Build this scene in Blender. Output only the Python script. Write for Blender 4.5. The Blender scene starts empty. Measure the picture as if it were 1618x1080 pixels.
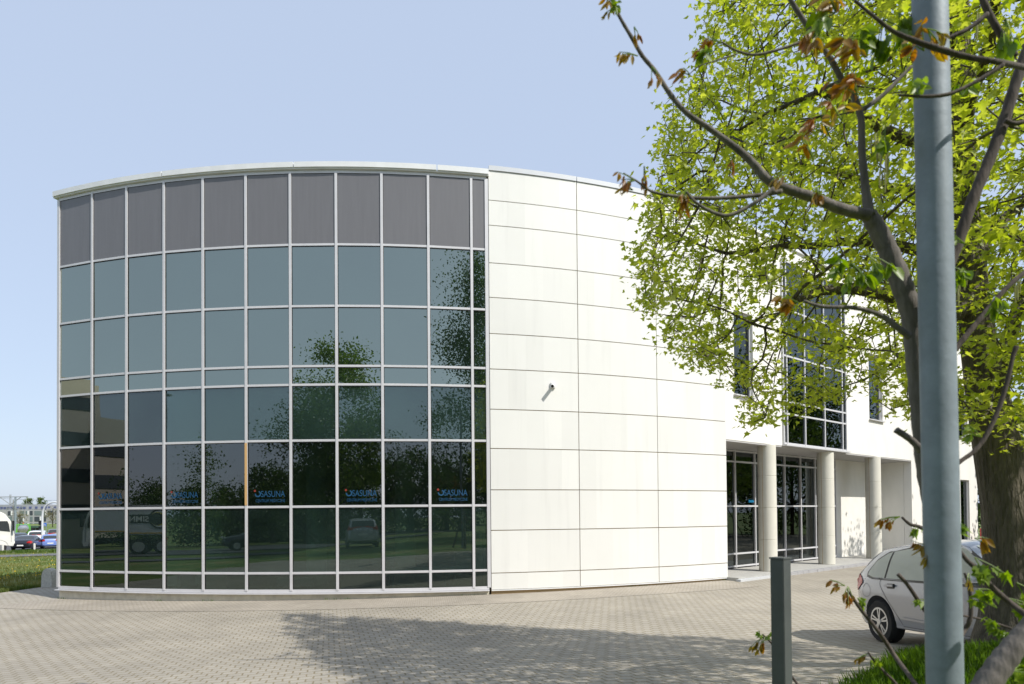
import bpy, bmesh, math, random
import numpy as np
from mathutils import Vector, Matrix
R_ = math.radians
rnd = random.Random(7)
NP = np.random.RandomState(11)
S = bpy.context.scene

# ------------------------------------------------------------------ camera, sky, sun, exposure
F = 950.0                       # focal length in photo pixels (photo 1618 x 1080)
CH = 1.95                       # eye height above the building's base line
PITCH = R_(0.8); ROLL = R_(0.48)
SHIFT = 257.0/1618.0
cam_d = bpy.data.cameras.new('camera'); cam = bpy.data.objects.new('camera', cam_d)
S.collection.objects.link(cam); S.camera = cam
cam_d.sensor_width = 36.0; cam_d.lens = F/1618.0*36.0
cam_d.shift_y = SHIFT; cam_d.clip_end = 3000; cam_d.clip_start = 0.05
cam_d.dof.use_dof = True; cam_d.dof.focus_distance = 13.0; cam_d.dof.aperture_fstop = 3.2
CM = Matrix.Rotation(R_(90)+PITCH, 3, 'X') @ Matrix.Rotation(-ROLL, 3, 'Z')
cam.matrix_world = Matrix.Translation((0, 0, CH)) @ CM.to_4x4()

def at(px, py, Y):
    """world point at depth Y (metres) seen at a photo pixel"""
    d = CM @ Vector(((px-809.0)/F, (540.0-py)/F + SHIFT*1618.0/F, -1.0))
    t = Y/d.y
    return Vector((0, 0, CH)) + d*t
CMI = np.array(CM.transposed())
def proj(P):
    q = (np.asarray(P, float)-np.array([0, 0, CH])) @ CMI.T
    z = np.maximum(-q[..., 2], 1e-3)
    return 809+F*q[..., 0]/z, 540-F*(q[..., 1]/z-SHIFT*1618/F), z

SUN_EL = R_(47); SX, SY = 0.82, -0.57
sl = math.hypot(SX, SY); SX /= sl; SY /= sl
world = bpy.data.worlds.new('World'); S.world = world; world.use_nodes = True
wn = world.node_tree.nodes; wl = world.node_tree.links
sky = wn.new('ShaderNodeTexSky'); sky.sky_type = 'NISHITA'; sky.sun_disc = False
sky.sun_elevation = SUN_EL; sky.sun_rotation = math.atan2(SX, SY)
sky.air_density = 1.0; sky.dust_density = 1.6; sky.ozone_density = 1.0; sky.altitude = 100
bg = wn['Background']; bg.inputs[1].default_value = 0.15
hz = wn.new('ShaderNodeMixRGB'); hz.blend_type = 'ADD'; hz.inputs[0].default_value = 1.0; hz.inputs[2].default_value = (1.80, 2.12, 2.74, 1)   # thin even high haze
dm = wn.new('ShaderNodeMixRGB'); dm.blend_type = 'MULTIPLY'; dm.inputs[0].default_value = 1.0; dm.inputs[2].default_value = (.19, .185, .165, 1)   # the haze dims the clear sky behind it
wl.new(sky.outputs[0], dm.inputs[1]); wl.new(dm.outputs[0], hz.inputs[1]); wl.new(hz.outputs[0], bg.inputs[0])
sun_d = bpy.data.lights.new('sun', 'SUN'); sun_d.energy = 2.9; sun_d.angle = R_(0.53); sun_d.color = (1.0, 0.96, 0.89)
sun = bpy.data.objects.new('sun', sun_d); S.collection.objects.link(sun)
Lv = Vector((SX*math.cos(SUN_EL), SY*math.cos(SUN_EL), math.sin(SUN_EL)))
sun.rotation_euler = Lv.to_track_quat('Z', 'Y').to_euler(); sun.location = (20, -20, 40)
S.view_settings.view_transform = 'Standard'; S.view_settings.look = 'None'
S.view_settings.exposure = 0.8; S.view_settings.gamma = 1.0; S.view_settings.use_curve_mapping = False
S.cycles.max_bounces = 8; S.cycles.transparent_max_bounces = 12
S.cycles.caustics_reflective = False; S.cycles.caustics_refractive = False

# ------------------------------------------------------------------ helpers
def M(name, col, rough=0.6, metal=0.0, var=0.0, vscale=3.0, bump=0.0, bscale=40.0, spec=0.5, coat=0.0, stretch=None):
    m = bpy.data.materials.new(name); m.use_nodes = True
    nt = m.node_tree; b = nt.nodes['Principled BSDF']
    b.inputs['Base Color'].default_value = (*col, 1); b.inputs['Roughness'].default_value = rough
    b.inputs['Metallic'].default_value = metal; b.inputs['Specular IOR Level'].default_value = spec
    b.inputs['Coat Weight'].default_value = coat; b.inputs['Coat Roughness'].default_value = 0.04
    if var or bump:
        tc = nt.nodes.new('ShaderNodeTexCoord'); mp = nt.nodes.new('ShaderNodeMapping')
        nt.links.new(tc.outputs['Object'], mp.inputs[0])
        if stretch: mp.inputs['Scale'].default_value = stretch
    if var:
        n = nt.nodes.new('ShaderNodeTexNoise'); n.inputs['Scale'].default_value = vscale
        n.inputs['Detail'].default_value = 6; n.inputs['Roughness'].default_value = 0.65
        nt.links.new(mp.outputs[0], n.inputs['Vector'])
        r = nt.nodes.new('ShaderNodeValToRGB')
        r.color_ramp.elements[0].position = 0.3; r.color_ramp.elements[1].position = 0.7
        r.color_ramp.elements[0].color = (*[c*(1-var) for c in col], 1)
        r.color_ramp.elements[1].color = (*[min(1, c*(1+var)) for c in col], 1)
        nt.links.new(n.outputs['Fac'], r.inputs[0]); nt.links.new(r.outputs[0], b.inputs['Base Color'])
    if bump:
        n2 = nt.nodes.new('ShaderNodeTexNoise'); n2.inputs['Scale'].default_value = bscale; n2.inputs['Detail'].default_value = 5
        nt.links.new(mp.outputs[0], n2.inputs['Vector'])
        bp = nt.nodes.new('ShaderNodeBump'); bp.inputs['Strength'].default_value = bump; bp.inputs['Distance'].default_value = 0.02
        nt.links.new(n2.outputs['Fac'], bp.inputs['Height']); nt.links.new(bp.outputs[0], b.inputs['Normal'])
    return m

def glassmat(name, refl, tint, gloss=(0.86, 0.95, 0.96), wave=0.0, veil=0.0):
    m = bpy.data.materials.new(name); m.use_nodes = True
    nt = m.node_tree; nt.nodes.remove(nt.nodes['Principled BSDF']); out = nt.nodes['Material Output']
    tr = nt.nodes.new('ShaderNodeBsdfTransparent'); tr.inputs[0].default_value = (*tint, 1)
    gl = nt.nodes.new('ShaderNodeBsdfGlossy'); gl.inputs['Roughness'].default_value = 0.0; gl.inputs[0].default_value = (*gloss, 1)
    mx = nt.nodes.new('ShaderNodeMixShader')
    lw = nt.nodes.new('ShaderNodeFresnel'); lw.inputs[0].default_value = 1.5
    ma = nt.nodes.new('ShaderNodeMath'); ma.operation = 'MULTIPLY_ADD'; ma.inputs[1].default_value = 1-refl; ma.inputs[2].default_value = refl
    nt.links.new(lw.outputs[0], ma.inputs[0]); nt.links.new(ma.outputs[0], mx.inputs[0])
    base = tr
    if veil:                                         # greenish diffuse veil mixed in to brighten dark panes in place of interior light
        df = nt.nodes.new('ShaderNodeBsdfDiffuse'); df.inputs[0].default_value = (.26, .46, .41, 1)
        base = nt.nodes.new('ShaderNodeMixShader'); base.inputs[0].default_value = veil
        tc_ = nt.nodes.new('ShaderNodeTexCoord'); nd = nt.nodes.new('ShaderNodeTexNoise'); nd.inputs['Scale'].default_value = .7; nd.inputs['Detail'].default_value = 6
        md_ = nt.nodes.new('ShaderNodeMath'); md_.operation = 'MULTIPLY'; md_.inputs[1].default_value = veil*2
        nt.links.new(tc_.outputs['Object'], nd.inputs['Vector']); nt.links.new(nd.outputs['Fac'], md_.inputs[0]); nt.links.new(md_.outputs[0], base.inputs[0])
        nt.links.new(tr.outputs[0], base.inputs[1]); nt.links.new(df.outputs[0], base.inputs[2])
    nt.links.new(base.outputs[0], mx.inputs[1]); nt.links.new(gl.outputs[0], mx.inputs[2]); nt.links.new(mx.outputs[0], out.inputs[0])
    if wave:
        tc = nt.nodes.new('ShaderNodeTexCoord'); n = nt.nodes.new('ShaderNodeTexNoise'); n.inputs['Scale'].default_value = 0.9; n.inputs['Detail'].default_value = 0.5
        bp = nt.nodes.new('ShaderNodeBump'); bp.inputs['Strength'].default_value = wave; bp.inputs['Distance'].default_value = 0.02
        nt.links.new(tc.outputs['Object'], n.inputs['Vector']); nt.links.new(n.outputs['Fac'], bp.inputs['Height'])
        nt.links.new(bp.outputs[0], gl.inputs['Normal'])
    return m

def leafmat(name, c1, c2, trans=0.55, scale=9.0, tcol=None):
    m = bpy.data.materials.new(name); m.use_nodes = True
    nt = m.node_tree; nt.nodes.remove(nt.nodes['Principled BSDF']); out = nt.nodes['Material Output']
    tc = nt.nodes.new('ShaderNodeTexCoord'); n = nt.nodes.new('ShaderNodeTexNoise'); n.inputs['Scale'].default_value = scale; n.inputs['Detail'].default_value = 3
    nt.links.new(tc.outputs['Object'], n.inputs['Vector'])
    r = nt.nodes.new('ShaderNodeValToRGB'); r.color_ramp.elements[0].position = 0.35; r.color_ramp.elements[1].position = 0.65
    r.color_ramp.elements[0].color = (*c1, 1); r.color_ramp.elements[1].color = (*c2, 1)
    nt.links.new(n.outputs['Fac'], r.inputs[0])
    d = nt.nodes.new('ShaderNodeBsdfDiffuse'); t = nt.nodes.new('ShaderNodeBsdfTranslucent'); g = nt.nodes.new('ShaderNodeBsdfGlossy'); g.inputs['Roughness'].default_value = 0.45
    nt.links.new(r.outputs[0], d.inputs[0])
    hs = nt.nodes.new('ShaderNodeHueSaturation'); hs.inputs['Value'].default_value = 1.35; hs.inputs['Saturation'].default_value = 1.1
    nt.links.new(r.outputs[0], hs.inputs['Color']); nt.links.new(hs.outputs[0], t.inputs[0])
    mx = nt.nodes.new('ShaderNodeMixShader'); mx.inputs[0].default_value = trans
    nt.links.new(d.outputs[0], mx.inputs[1]); nt.links.new(t.outputs[0], mx.inputs[2])
    m2 = nt.nodes.new('ShaderNodeMixShader'); m2.inputs[0].default_value = 0.05
    nt.links.new(mx.outputs[0], m2.inputs[1]); nt.links.new(g.outputs[0], m2.inputs[2]); nt.links.new(m2.outputs[0], out.inputs[0])
    return m

def root_of(o):
    while o.parent: o = o.parent
    return o
def thing(name, label, cat, loc=(0, 0, 0), rotz=0.0, group=None):
    o = bpy.data.objects.new(name, None); o.empty_display_size = 0.2
    S.collection.objects.link(o); o.location = loc; o.rotation_euler = (0, 0, rotz)
    tag(o, label, cat, group); return o
def tag(o, label=None, cat=None, group=None, kind=None):
    if label: o['label'] = label
    if cat: o['category'] = cat
    if group: o['group'] = group
    if kind: o['kind'] = kind
    return o
def link(me, name, mat, parent=None, label=None, smooth=False):
    o = bpy.data.objects.new(name, me); S.collection.objects.link(o)
    if mat is not None: me.materials.append(mat)
    if parent is not None: o.parent = parent
    if label: o['label'] = label
    if smooth: me.polygons.foreach_set('use_smooth', [True]*len(me.polygons))
    return o

class MB:
    def __init__(s): s.v = []; s.f = []
    def add(s, vs, fs):
        o = len(s.v); s.v += [tuple(v) for v in vs]; s.f += [tuple(i+o for i in f) for f in fs]; return s
    def box(s, c, d, ax=None):
        """c centre, d full sizes, ax optional 3 axes"""
        ax = ax or (Vector((1, 0, 0)), Vector((0, 1, 0)), Vector((0, 0, 1)))
        c = Vector(c); vs = []
        for k in (-.5, .5):
            for j in (-.5, .5):
                for i in (-.5, .5): vs.append(c+ax[0]*(i*d[0])+ax[1]*(j*d[1])+ax[2]*(k*d[2]))
        return s.add(vs, [(0, 2, 3, 1), (4, 5, 7, 6), (0, 1, 5, 4), (2, 6, 7, 3), (0, 4, 6, 2), (1, 3, 7, 5)])
    def tube(s, pts, rads, n=8, cap=True):
        pts = [Vector(p) for p in pts]
        if not hasattr(rads, '__len__'): rads = [rads]*len(pts)
        vs = []; up = None
        for i, p in enumerate(pts):
            d = (pts[min(i+1, len(pts)-1)]-pts[max(i-1, 0)])
            d = d.normalized() if d.length > 1e-9 else Vector((0, 0, 1))
            if up is None:
                up = d.orthogonal().normalized()
            up = (up-d*up.dot(d)); up = up.normalized() if up.length > 1e-6 else d.orthogonal().normalized()
            sd = d.cross(up)
            for k in range(n):
                a = 2*math.pi*k/n; vs.append(p+(up*math.cos(a)+sd*math.sin(a))*rads[i])
        fs = []
        for i in range(len(pts)-1):
            for k in range(n):
                fs.append((i*n+k, i*n+(k+1) % n, (i+1)*n+(k+1) % n, (i+1)*n+k))
        if cap: fs.append(tuple(range(n-1, -1, -1))); fs.append(tuple((len(pts)-1)*n+k for k in range(n)))
        return s.add(vs, fs)
    def lathe(s, c, prof, n=24, ax='Z', arc=None):
        """prof: list of (r, h)"""
        c = Vector(c); vs = []
        for r, h in prof:
            for k in range(n):
                a = 2*math.pi*k/n
                if ax == 'Z': vs.append(c+Vector((r*math.cos(a), r*math.sin(a), h)))
                elif ax == 'Y': vs.append(c+Vector((r*math.cos(a), h, r*math.sin(a))))
                else: vs.append(c+Vector((h, r*math.cos(a), r*math.sin(a))))
        fs = []
        for i in range(len(prof)-1):
            for k in range(n): fs.append((i*n+k, i*n+(k+1) % n, (i+1)*n+(k+1) % n, (i+1)*n+k))
        fs.append(tuple(range(n-1, -1, -1))); fs.append(tuple((len(prof)-1)*n+k for k in range(n)))
        return s.add(vs, fs)
    def prism(s, poly, ext):
        """poly: list of 3D points, ext: extrusion vector"""
        ext = Vector(ext); poly = [Vector(p) for p in poly]; n = len(poly)
        vs = poly+[p+ext for p in poly]
        fs = [tuple(range(n-1, -1, -1)), tuple(range(n, 2*n))]+[(i, (i+1) % n, n+(i+1) % n, n+i) for i in range(n)]
        return s.add(vs, fs)
    def build(s, name, mat, parent=None, world=True, label=None, smooth=False, bevel=0.0, auto=None):
        vs = s.v
        if parent is not None and world:
            L = root_of(parent).location; vs = [(v[0]-L[0], v[1]-L[1], v[2]-L[2]) for v in vs]
        me = bpy.data.meshes.new(name); me.from_pydata(vs, [], s.f)
        bm = bmesh.new(); bm.from_mesh(me); bmesh.ops.recalc_face_normals(bm, faces=bm.faces)
        if bevel: bmesh.ops.bevel(bm, geom=list(bm.edges), offset=bevel, segments=2, affect='EDGES', clamp_overlap=True)
        bm.to_mesh(me); bm.free()
        o = link(me, name, mat, parent, label, smooth)
        if smooth and auto: me.set_sharp_from_angle(angle=R_(auto))
        return o

def np_mesh(name, V, nper, mat, parent=None, world=True, faces=None):
    """many equal polygons: V (N*nper,3), faces local index lists per item"""
    V = np.asarray(V, np.float32)
    if parent is not None and world: V = V-np.array(root_of(parent).location, np.float32)
    N = len(V)//nper
    faces = faces or [list(range(nper))]
    li = np.concatenate([np.array(f) for f in faces]); ln = np.array([len(f) for f in faces])
    loops = (np.arange(N)[:, None]*nper+li[None, :]).ravel().astype(np.int32)
    tot = np.tile(ln, N).astype(np.int32); st = np.concatenate([[0], np.cumsum(tot)[:-1]]).astype(np.int32)
    me = bpy.data.meshes.new(name)
    me.vertices.add(len(V)); me.vertices.foreach_set('co', V.ravel())
    me.loops.add(len(loops)); me.loops.foreach_set('vertex_index', loops)
    me.polygons.add(len(tot)); me.polygons.foreach_set('loop_start', st); me.polygons.foreach_set('loop_total', tot)
    me.update(calc_edges=True)
    return link(me, name, mat, parent)

def text_mesh(body, size, bold=0.0):
    cu = bpy.data.curves.new('t', 'FONT'); cu.body = body; cu.size = size; cu.align_x = 'LEFT'; cu.offset = bold
    ob = bpy.data.objects.new('t', cu); S.collection.objects.link(ob)
    dg = bpy.context.evaluated_depsgraph_get(); me = bpy.data.meshes.new_from_object(ob.evaluated_get(dg))
    vs = [v.co.copy() for v in me.vertices]; fs = [tuple(p.vertices) for p in me.polygons]
    bpy.data.objects.remove(ob); bpy.data.curves.remove(cu); bpy.data.meshes.remove(me)
    w = max(v.x for v in vs)
    return vs, fs, w
def put_text(mb, body, size, width, P, tx, ty, bold=0.0):
    vs, fs, w = text_mesh(body, size, bold); k = width/w if width else 1.0
    mb.add([Vector(P)+Vector(tx)*(v.x*k)+Vector(ty)*(v.y) for v in vs], fs)

# ------------------------------------------------------------------ ground heights
LD = ([0, 4, 25, 40, 47, 56, 300, 2000], [-.22, -.30, -.55, -.85, -1.15, -1.35, -1.5, -1.6])
def gz(x, y):
    x = np.asarray(x, float); y = np.asarray(y, float)
    fx = np.clip((x+12)/15, 0, 1)
    base = -.23+(.17)*fx
    rise = 0.1*np.clip(9.6-y, 0, 4.6)*(0.35+0.65*np.clip((x+9)/9, 0, 1))
    fore = base+rise
    d = np.hypot(x+13, y-16); far = np.interp(d, LD[0], LD[1])
    t = np.clip((-11-x)/4, 0, 1); t = t*t*(3-2*t)
    z = fore*(1-t)+far*t
    z = z+0.30*np.exp(-((x-4.25)/.75)**2-((y-5.1)/1.25)**2)
    return z
def gz1(x, y): return float(gz(x, y))

def axis(*segs):
    out = []
    for a, b, st in segs: out += list(np.arange(a, b, st))
    return np.array(out+[segs[-1][1]])
def sheet(name, xs_of_y, ys, n, mat, dz):
    """sheet over rows y, each from x0(y) to x1(y)"""
    vs = []; fs = []
    for y in ys:
        a, b = xs_of_y(y)
        for k in range(n+1):
            x = a+(b-a)*k/n; vs.append((x, y, gz1(x, y)+dz))
    for j in range(len(ys)-1):
        for k in range(n):
            i = j*(n+1)+k; fs.append((i, i+1, i+n+2, i+n+1))
    me = bpy.data.meshes.new(name); me.from_pydata(vs, [], fs)
    return tag(link(me, name, mat, smooth=True), kind='structure')

def grass_material():
    m = M('grass_ground', (0.09, 0.13, 0.02), 0.9)
    nt = m.node_tree; b = nt.nodes['Principled BSDF']
    tc = nt.nodes.new('ShaderNodeTexCoord')
    n = nt.nodes.new('ShaderNodeTexNoise'); n.inputs['Scale'].default_value = 0.35; n.inputs['Detail'].default_value = 9; n.inputs['Roughness'].default_value = .7
    r = nt.nodes.new('ShaderNodeValToRGB'); e = r.color_ramp.elements
    e[0].position = .36; e[0].color = (.045, .10, .010, 1); e[1].position = .66; e[1].color = (.23, .20, .07, 1)
    x = e.new(.5); x.color = (.10, .15, .02, 1)
    nt.links.new(tc.outputs['Object'], n.inputs['Vector']); nt.links.new(n.outputs['Fac'], r.inputs[0]); nt.links.new(r.outputs[0], b.inputs['Base Color'])
    return m
def paver_material(name, bw, rh, rot, c1, c2, mortar, ms=0.012):
    m = M(name, c1, 0.85); nt = m.node_tree; b = nt.nodes['Principled BSDF']
    tc = nt.nodes.new('ShaderNodeTexCoord'); mp = nt.nodes.new('ShaderNodeMapping'); mp.inputs['Rotation'].default_value = (0, 0, rot)
    br = nt.nodes.new('ShaderNodeTexBrick'); br.inputs['Scale'].default_value = 1.0
    br.inputs['Brick Width'].default_value = bw; br.inputs['Row Height'].default_value = rh; br.inputs['Mortar Size'].default_value = ms
    br.inputs['Mortar Smooth'].default_value = .3; br.inputs['Color1'].default_value = (*c1, 1); br.inputs['Color2'].default_value = (*c2, 1); br.inputs['Mortar'].default_value = (*mortar, 1)
    # a slightly wavy edge, as interlocking pavers have
    nw = nt.nodes.new('ShaderNodeTexNoise'); nw.inputs['Scale'].default_value = 7; nw.inputs['Detail'].default_value = 2
    av = nt.nodes.new('ShaderNodeMixRGB'); av.blend_type = 'LINEAR_LIGHT'; av.inputs[0].default_value = .014
    nt.links.new(tc.outputs['Object'], mp.inputs[0]); nt.links.new(tc.outputs['Object'], nw.inputs['Vector'])
    nt.links.new(mp.outputs[0], av.inputs[1]); nt.links.new(nw.outputs['Color'], av.inputs[2]); nt.links.new(av.outputs[0], br.inputs['Vector'])
    n = nt.nodes.new('ShaderNodeTexNoise'); n.inputs['Scale'].default_value = .55; n.inputs['Detail'].default_value = 10; n.inputs['Roughness'].default_value = .72
    nt.links.new(tc.outputs['Object'], n.inputs['Vector'])
    r = nt.nodes.new('ShaderNodeValToRGB'); r.color_ramp.elements[0].position = .3; r.color_ramp.elements[0].color = (.74, .73, .70, 1); r.color_ramp.elements[1].position = .7; r.color_ramp.elements[1].color = (1.12, 1.10, 1.05, 1)
    nt.links.new(n.outputs['Fac'], r.inputs[0])
    mu = nt.nodes.new('ShaderNodeMixRGB'); mu.blend_type = 'MULTIPLY'; mu.inputs[0].default_value = 1
    nt.links.new(br.outputs['Color'], mu.inputs[1]); nt.links.new(r.outputs[0], mu.inputs[2])
    n3 = nt.nodes.new('ShaderNodeTexNoise'); n3.inputs['Scale'].default_value = 60; n3.inputs['Detail'].default_value = 4
    nt.links.new(tc.outputs['Object'], n3.inputs['Vector'])
    r3 = nt.nodes.new('ShaderNodeValToRGB'); r3.color_ramp.elements[0].color = (.8, .8, .8, 1); r3.color_ramp.elements[1].color = (1.15, 1.15, 1.15, 1)
    nt.links.new(n3.outputs['Fac'], r3.inputs[0])
    m3 = nt.nodes.new('ShaderNodeMixRGB'); m3.blend_type = 'MULTIPLY'; m3.inputs[0].default_value = 1
    nt.links.new(mu.outputs[0], m3.inputs[1]); nt.links.new(r3.outputs[0], m3.inputs[2]); nt.links.new(m3.outputs[0], b.inputs['Base Color'])
    bp = nt.nodes.new('ShaderNodeBump'); bp.inputs['Strength'].default_value = .5; bp.inputs['Distance'].default_value = .006; bp.invert = True
    nt.links.new(br.outputs['Fac'], bp.inputs['Height']); nt.links.new(bp.outputs[0], b.inputs['Normal'])
    return m
mat_grass = grass_material()
mat_pave = paver_material('forecourt_pavers', .165, .165, R_(-17), (.345, .318, .276), (.38, .351, .306), (.225, .19, .125), .011)
mat_strip = paver_material('path_pavers', .10, .10, R_(-8), (.36, .325, .28), (.395, .36, .31), (.27, .235, .19), .008)
mat_asphalt = M('asphalt', (.075, .075, .08), .9, var=.25, vscale=2)
mat_path = M('path_asphalt', (.12, .12, .125), .9, var=.2, vscale=2)

gx = axis((-900, -200, 100), (-200, -60, 10), (-60, -16, 1), (-16, 2.4, .5), (2.4, 6, .2), (6, 30, 1), (30, 100, 10), (100, 900, 100))
gy = axis((-900, -100, 100), (-100, -10, 6), (-10, 3, 1), (3, 8, .2), (8, 24, .5), (24, 80, 2), (80, 200, 20), (200, 1500, 100))
GX, GY = np.meshgrid(gx, gy); GZ = gz(GX, GY)
pav = (GX > -15.2) & (GX < 41) & (GY > 4.4) & (GY < 34)
gr_edge = np.interp(GY, [4.4, 5.2, 6.6, 6.9, 6.95], [1.9, 2.85, 4.3, 5.0, 60])
pav &= ~((GY < 6.95) & (GX > gr_edge+.02) & (GX < 5.05))
GZ = np.where(pav, GZ-.06, GZ)
nx = len(gx); vs = np.stack([GX, GY, GZ], -1).reshape(-1, 3)
fs = [(j*nx+i, j*nx+i+1, (j+1)*nx+i+1, (j+1)*nx+i) for j in range(len(gy)-1) for i in range(nx-1)]
me = bpy.data.meshes.new('ground'); me.from_pydata(vs.tolist(), [], fs)
tag(link(me, 'ground', mat_grass, smooth=True), kind='structure')
def xr(y): return float(np.interp(y, [4.4, 5.2, 6.6, 6.9, 6.95], [1.9, 2.85, 4.3, 5.0, 5.05]))
ysf = list(np.arange(4.4, 6.95, .15))+[6.95]
sheet('forecourt', lambda y: (-15.1, 40), list(np.arange(6.95, 34, .35)), 120, mat_pave, 0)
o = sheet('forecourt', lambda y: (-15.1, xr(y)), ysf, 60, mat_pave, 0)
o = sheet('forecourt', lambda y: (5.05, 40), ysf, 50, mat_pave, 0)
sheet('road', lambda y: (-260, -25), list(np.arange(49, 76, 1.5)), 80, mat_asphalt, .05)
sheet('footpath', lambda y: (-80+(y-40)*1.0, -25), [0, 1], 1, mat_path, -5) if False else None
# slanting asphalt footpath across the left lawn
def strip(name, pts, w, mat, dz, n=24):
    mbv = []; mbf = []
    P = [Vector((p[0], p[1], 0)) for p in pts]
    L = [0]
    for i in range(len(P)-1): L.append(L[-1]+(P[i+1]-P[i]).length)
    for k in range(n+1):
        s = L[-1]*k/n; x = np.interp(s, L, [p.x for p in P]); y = np.interp(s, L, [p.y for p in P])
        s2 = min(L[-1], s+.5); s1 = max(0, s-.5)
        d = Vector((np.interp(s2, L, [p.x for p in P])-np.interp(s1, L, [p.x for p in P]), np.interp(s2, L, [p.y for p in P])-np.interp(s1, L, [p.y for p in P]), 0)).normalized()
        nn = Vector((-d.y, d.x, 0))*w/2
        for q in (-1, -.33, .33, 1): mbv.append((x+nn.x*q, y+nn.y*q, gz1(x+nn.x*q, y+nn.y*q)+dz))
    for k in range(n):
        for q in range(3): i = k*4+q; mbf.append((i, i+1, i+5, i+4))
    me = bpy.data.meshes.new(name); me.from_pydata(mbv, [], mbf)
    return tag(link(me, name, mat, smooth=True), kind='structure')
strip('footpath', [(-60, 35), (-36, 40.5), (-20, 45)], 4.6, mat_path, .04, 60)
strip('road', [(-80, 46), (-37, 1.7), (-20, -16), (5, -42)], 9, mat_asphalt, .05, 120)
strip('footpath', [(-60, 40), (-28, 6), (-12, -10), (14, -36)], 1.8, mat_path, .05, 120)

# ------------------------------------------------------------------ materials
m_frame = M('mullion_aluminium', (.60, .595, .61), .45, .1, var=.05, vscale=2)
m_cop = M('coping_metal', (.72, .73, .73), .45, .0, var=.06, vscale=3)
m_grey = M('grey_spandrel', (.155, .153, .162), .38, 0, var=.06, vscale=1.2, stretch=(9, 9, .6))
m_white = M('white_cladding', (.735, .73, .695), .55, 0, var=.018, vscale=.6)
m_joint = M('joint_backing', (.42, .30, .16), .9)
m_stucco = M('white_render', (.77, .75, .70), .85, 0, var=.06, vscale=1.3, bump=.15, bscale=60, stretch=(1, 1, .35))
m_plinth = M('concrete_plinth', (.60, .57, .47), .9, 0, var=.18, vscale=4, bump=.2, bscale=50)
m_col = M('column_stone', (.63, .61, .53), .7, 0, var=.05, vscale=2)
m_dark = M('dark_rubber', (.02, .02, .022), .6)
m_black = M('black_plastic', (.012, .012, .014), .35)
m_int = M('interior_plaster', (.5, .53, .51), .9)
m_intw = M('interior_white', (.74, .75, .78), .9)
m_intf = M('interior_floor', (.20, .215, .205), .6)
m_granite = M('granite', (.36, .355, .36), .6, 0, var=.2, vscale=30)
m_platform = M('platform_paving', (.42, .41, .38), .7, 0, var=.1, vscale=4)
m_orange = M('orange_strip', (.60, .37, .15), .6)
m_glass = glassmat('facade_glass', .075, (.48, .58, .54), wave=.05, veil=.05)
m_glass_mid = glassmat('clear_facade_glass', .08, (.40, .47, .45), gloss=(.91, .91, .93), wave=.05, veil=.008)
m_glass_bot = glassmat('bottom_facade_glass', .06, (.44, .55, .51), gloss=(.86, .95, .93), wave=.05, veil=.012)
m_glass_low = glassmat('low_facade_glass', .07, (.46, .58, .54), wave=.05, veil=.036)
m_glass_up = glassmat('upper_facade_glass', .28, (.05, .08, .08), gloss=(.90, 1.0, .88), wave=.05, veil=.03)
m_glass_e = glassmat('entrance_glass', .05, (.30, .34, .34), wave=.03)
m_blue = M('logo_blue', (.003, .062, .15), .6)
m_red = M('logo_red', (.22, .025, .015), .6)
m_soffit = M('soffit_panels', (.42, .41, .40), .8)

nt = m_white.node_tree; b_ = nt.nodes['Principled BSDF']; lk = b_.inputs['Base Color'].links[0].from_socket
ge_ = nt.nodes.new('ShaderNodeNewGeometry'); mr = nt.nodes.new('ShaderNodeMapRange'); mr.inputs[3].default_value = .955; mr.inputs[4].default_value = 1.02
tc_ = nt.nodes.new('ShaderNodeTexCoord'); mp_ = nt.nodes.new('ShaderNodeMapping'); mp_.inputs['Scale'].default_value = (5, 5, .35); ns = nt.nodes.new('ShaderNodeTexNoise'); ns.inputs['Scale'].default_value = 1.0; ns.inputs['Detail'].default_value = 5
rs = nt.nodes.new('ShaderNodeMapRange'); rs.inputs[1].default_value = .55; rs.inputs[2].default_value = .8; rs.inputs[3].default_value = 1; rs.inputs[4].default_value = .93
m1 = nt.nodes.new('ShaderNodeMath'); m1.operation = 'MULTIPLY'; vm = nt.nodes.new('ShaderNodeMixRGB'); vm.blend_type = 'MULTIPLY'; vm.inputs[0].default_value = 1
nt.links.new(ge_.outputs['Random Per Island'], mr.inputs[0]); nt.links.new(tc_.outputs['Object'], mp_.inputs[0]); nt.links.new(mp_.outputs[0], ns.inputs['Vector']); nt.links.new(ns.outputs['Fac'], rs.inputs[0])
nt.links.new(mr.outputs[0], m1.inputs[0]); nt.links.new(rs.outputs[0], m1.inputs[1]); nt.links.new(lk, vm.inputs[1]); nt.links.new(m1.outputs[0], vm.inputs[2]); nt.links.new(vm.outputs[0], b_.inputs['Base Color'])
# ------------------------------------------------------------------ the curved building
CX, CY, RR = -4.70, 37.5, 22.7
bld = thing('office_building', 'white and glass office building with a bowed curtain wall and a column entrance', 'building', (-4.7, 20, 0))
def circ(px):
    k = (px-809)/F; a = 1+k*k; b = -2*(k*CX+CY); c = CX*CX+CY*CY-RR*RR
    Y = (-b-math.sqrt(b*b-4*a*c))/(2*a); return k*Y, Y
def ang(px):
    X, Y = circ(px); return math.atan2(X-CX, CY-Y)
def arcp(a, r, z): return Vector((CX+r*math.sin(a), CY-r*math.cos(a), z))
MX = [92.5, 145.5, 200, 259.5, 321.3, 389.5, 460, 533, 605.5, 679.5, 748, 772]
MA = [ang(x) for x in MX]
TZ = [.07, .515, 2.15, 3.78, 5.16, 5.62, 7.11, 8.64, 10.46]
UZ = Vector((0, 0, 1))
cw = MB(); FW = .066
def facet(i):
    a = arcp(MA[i], RR, 0); b = arcp(MA[i+1], RR, 0); t = (b-a).normalized(); n = Vector((t.y, -t.x, 0))
    return a, b, t, n
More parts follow.
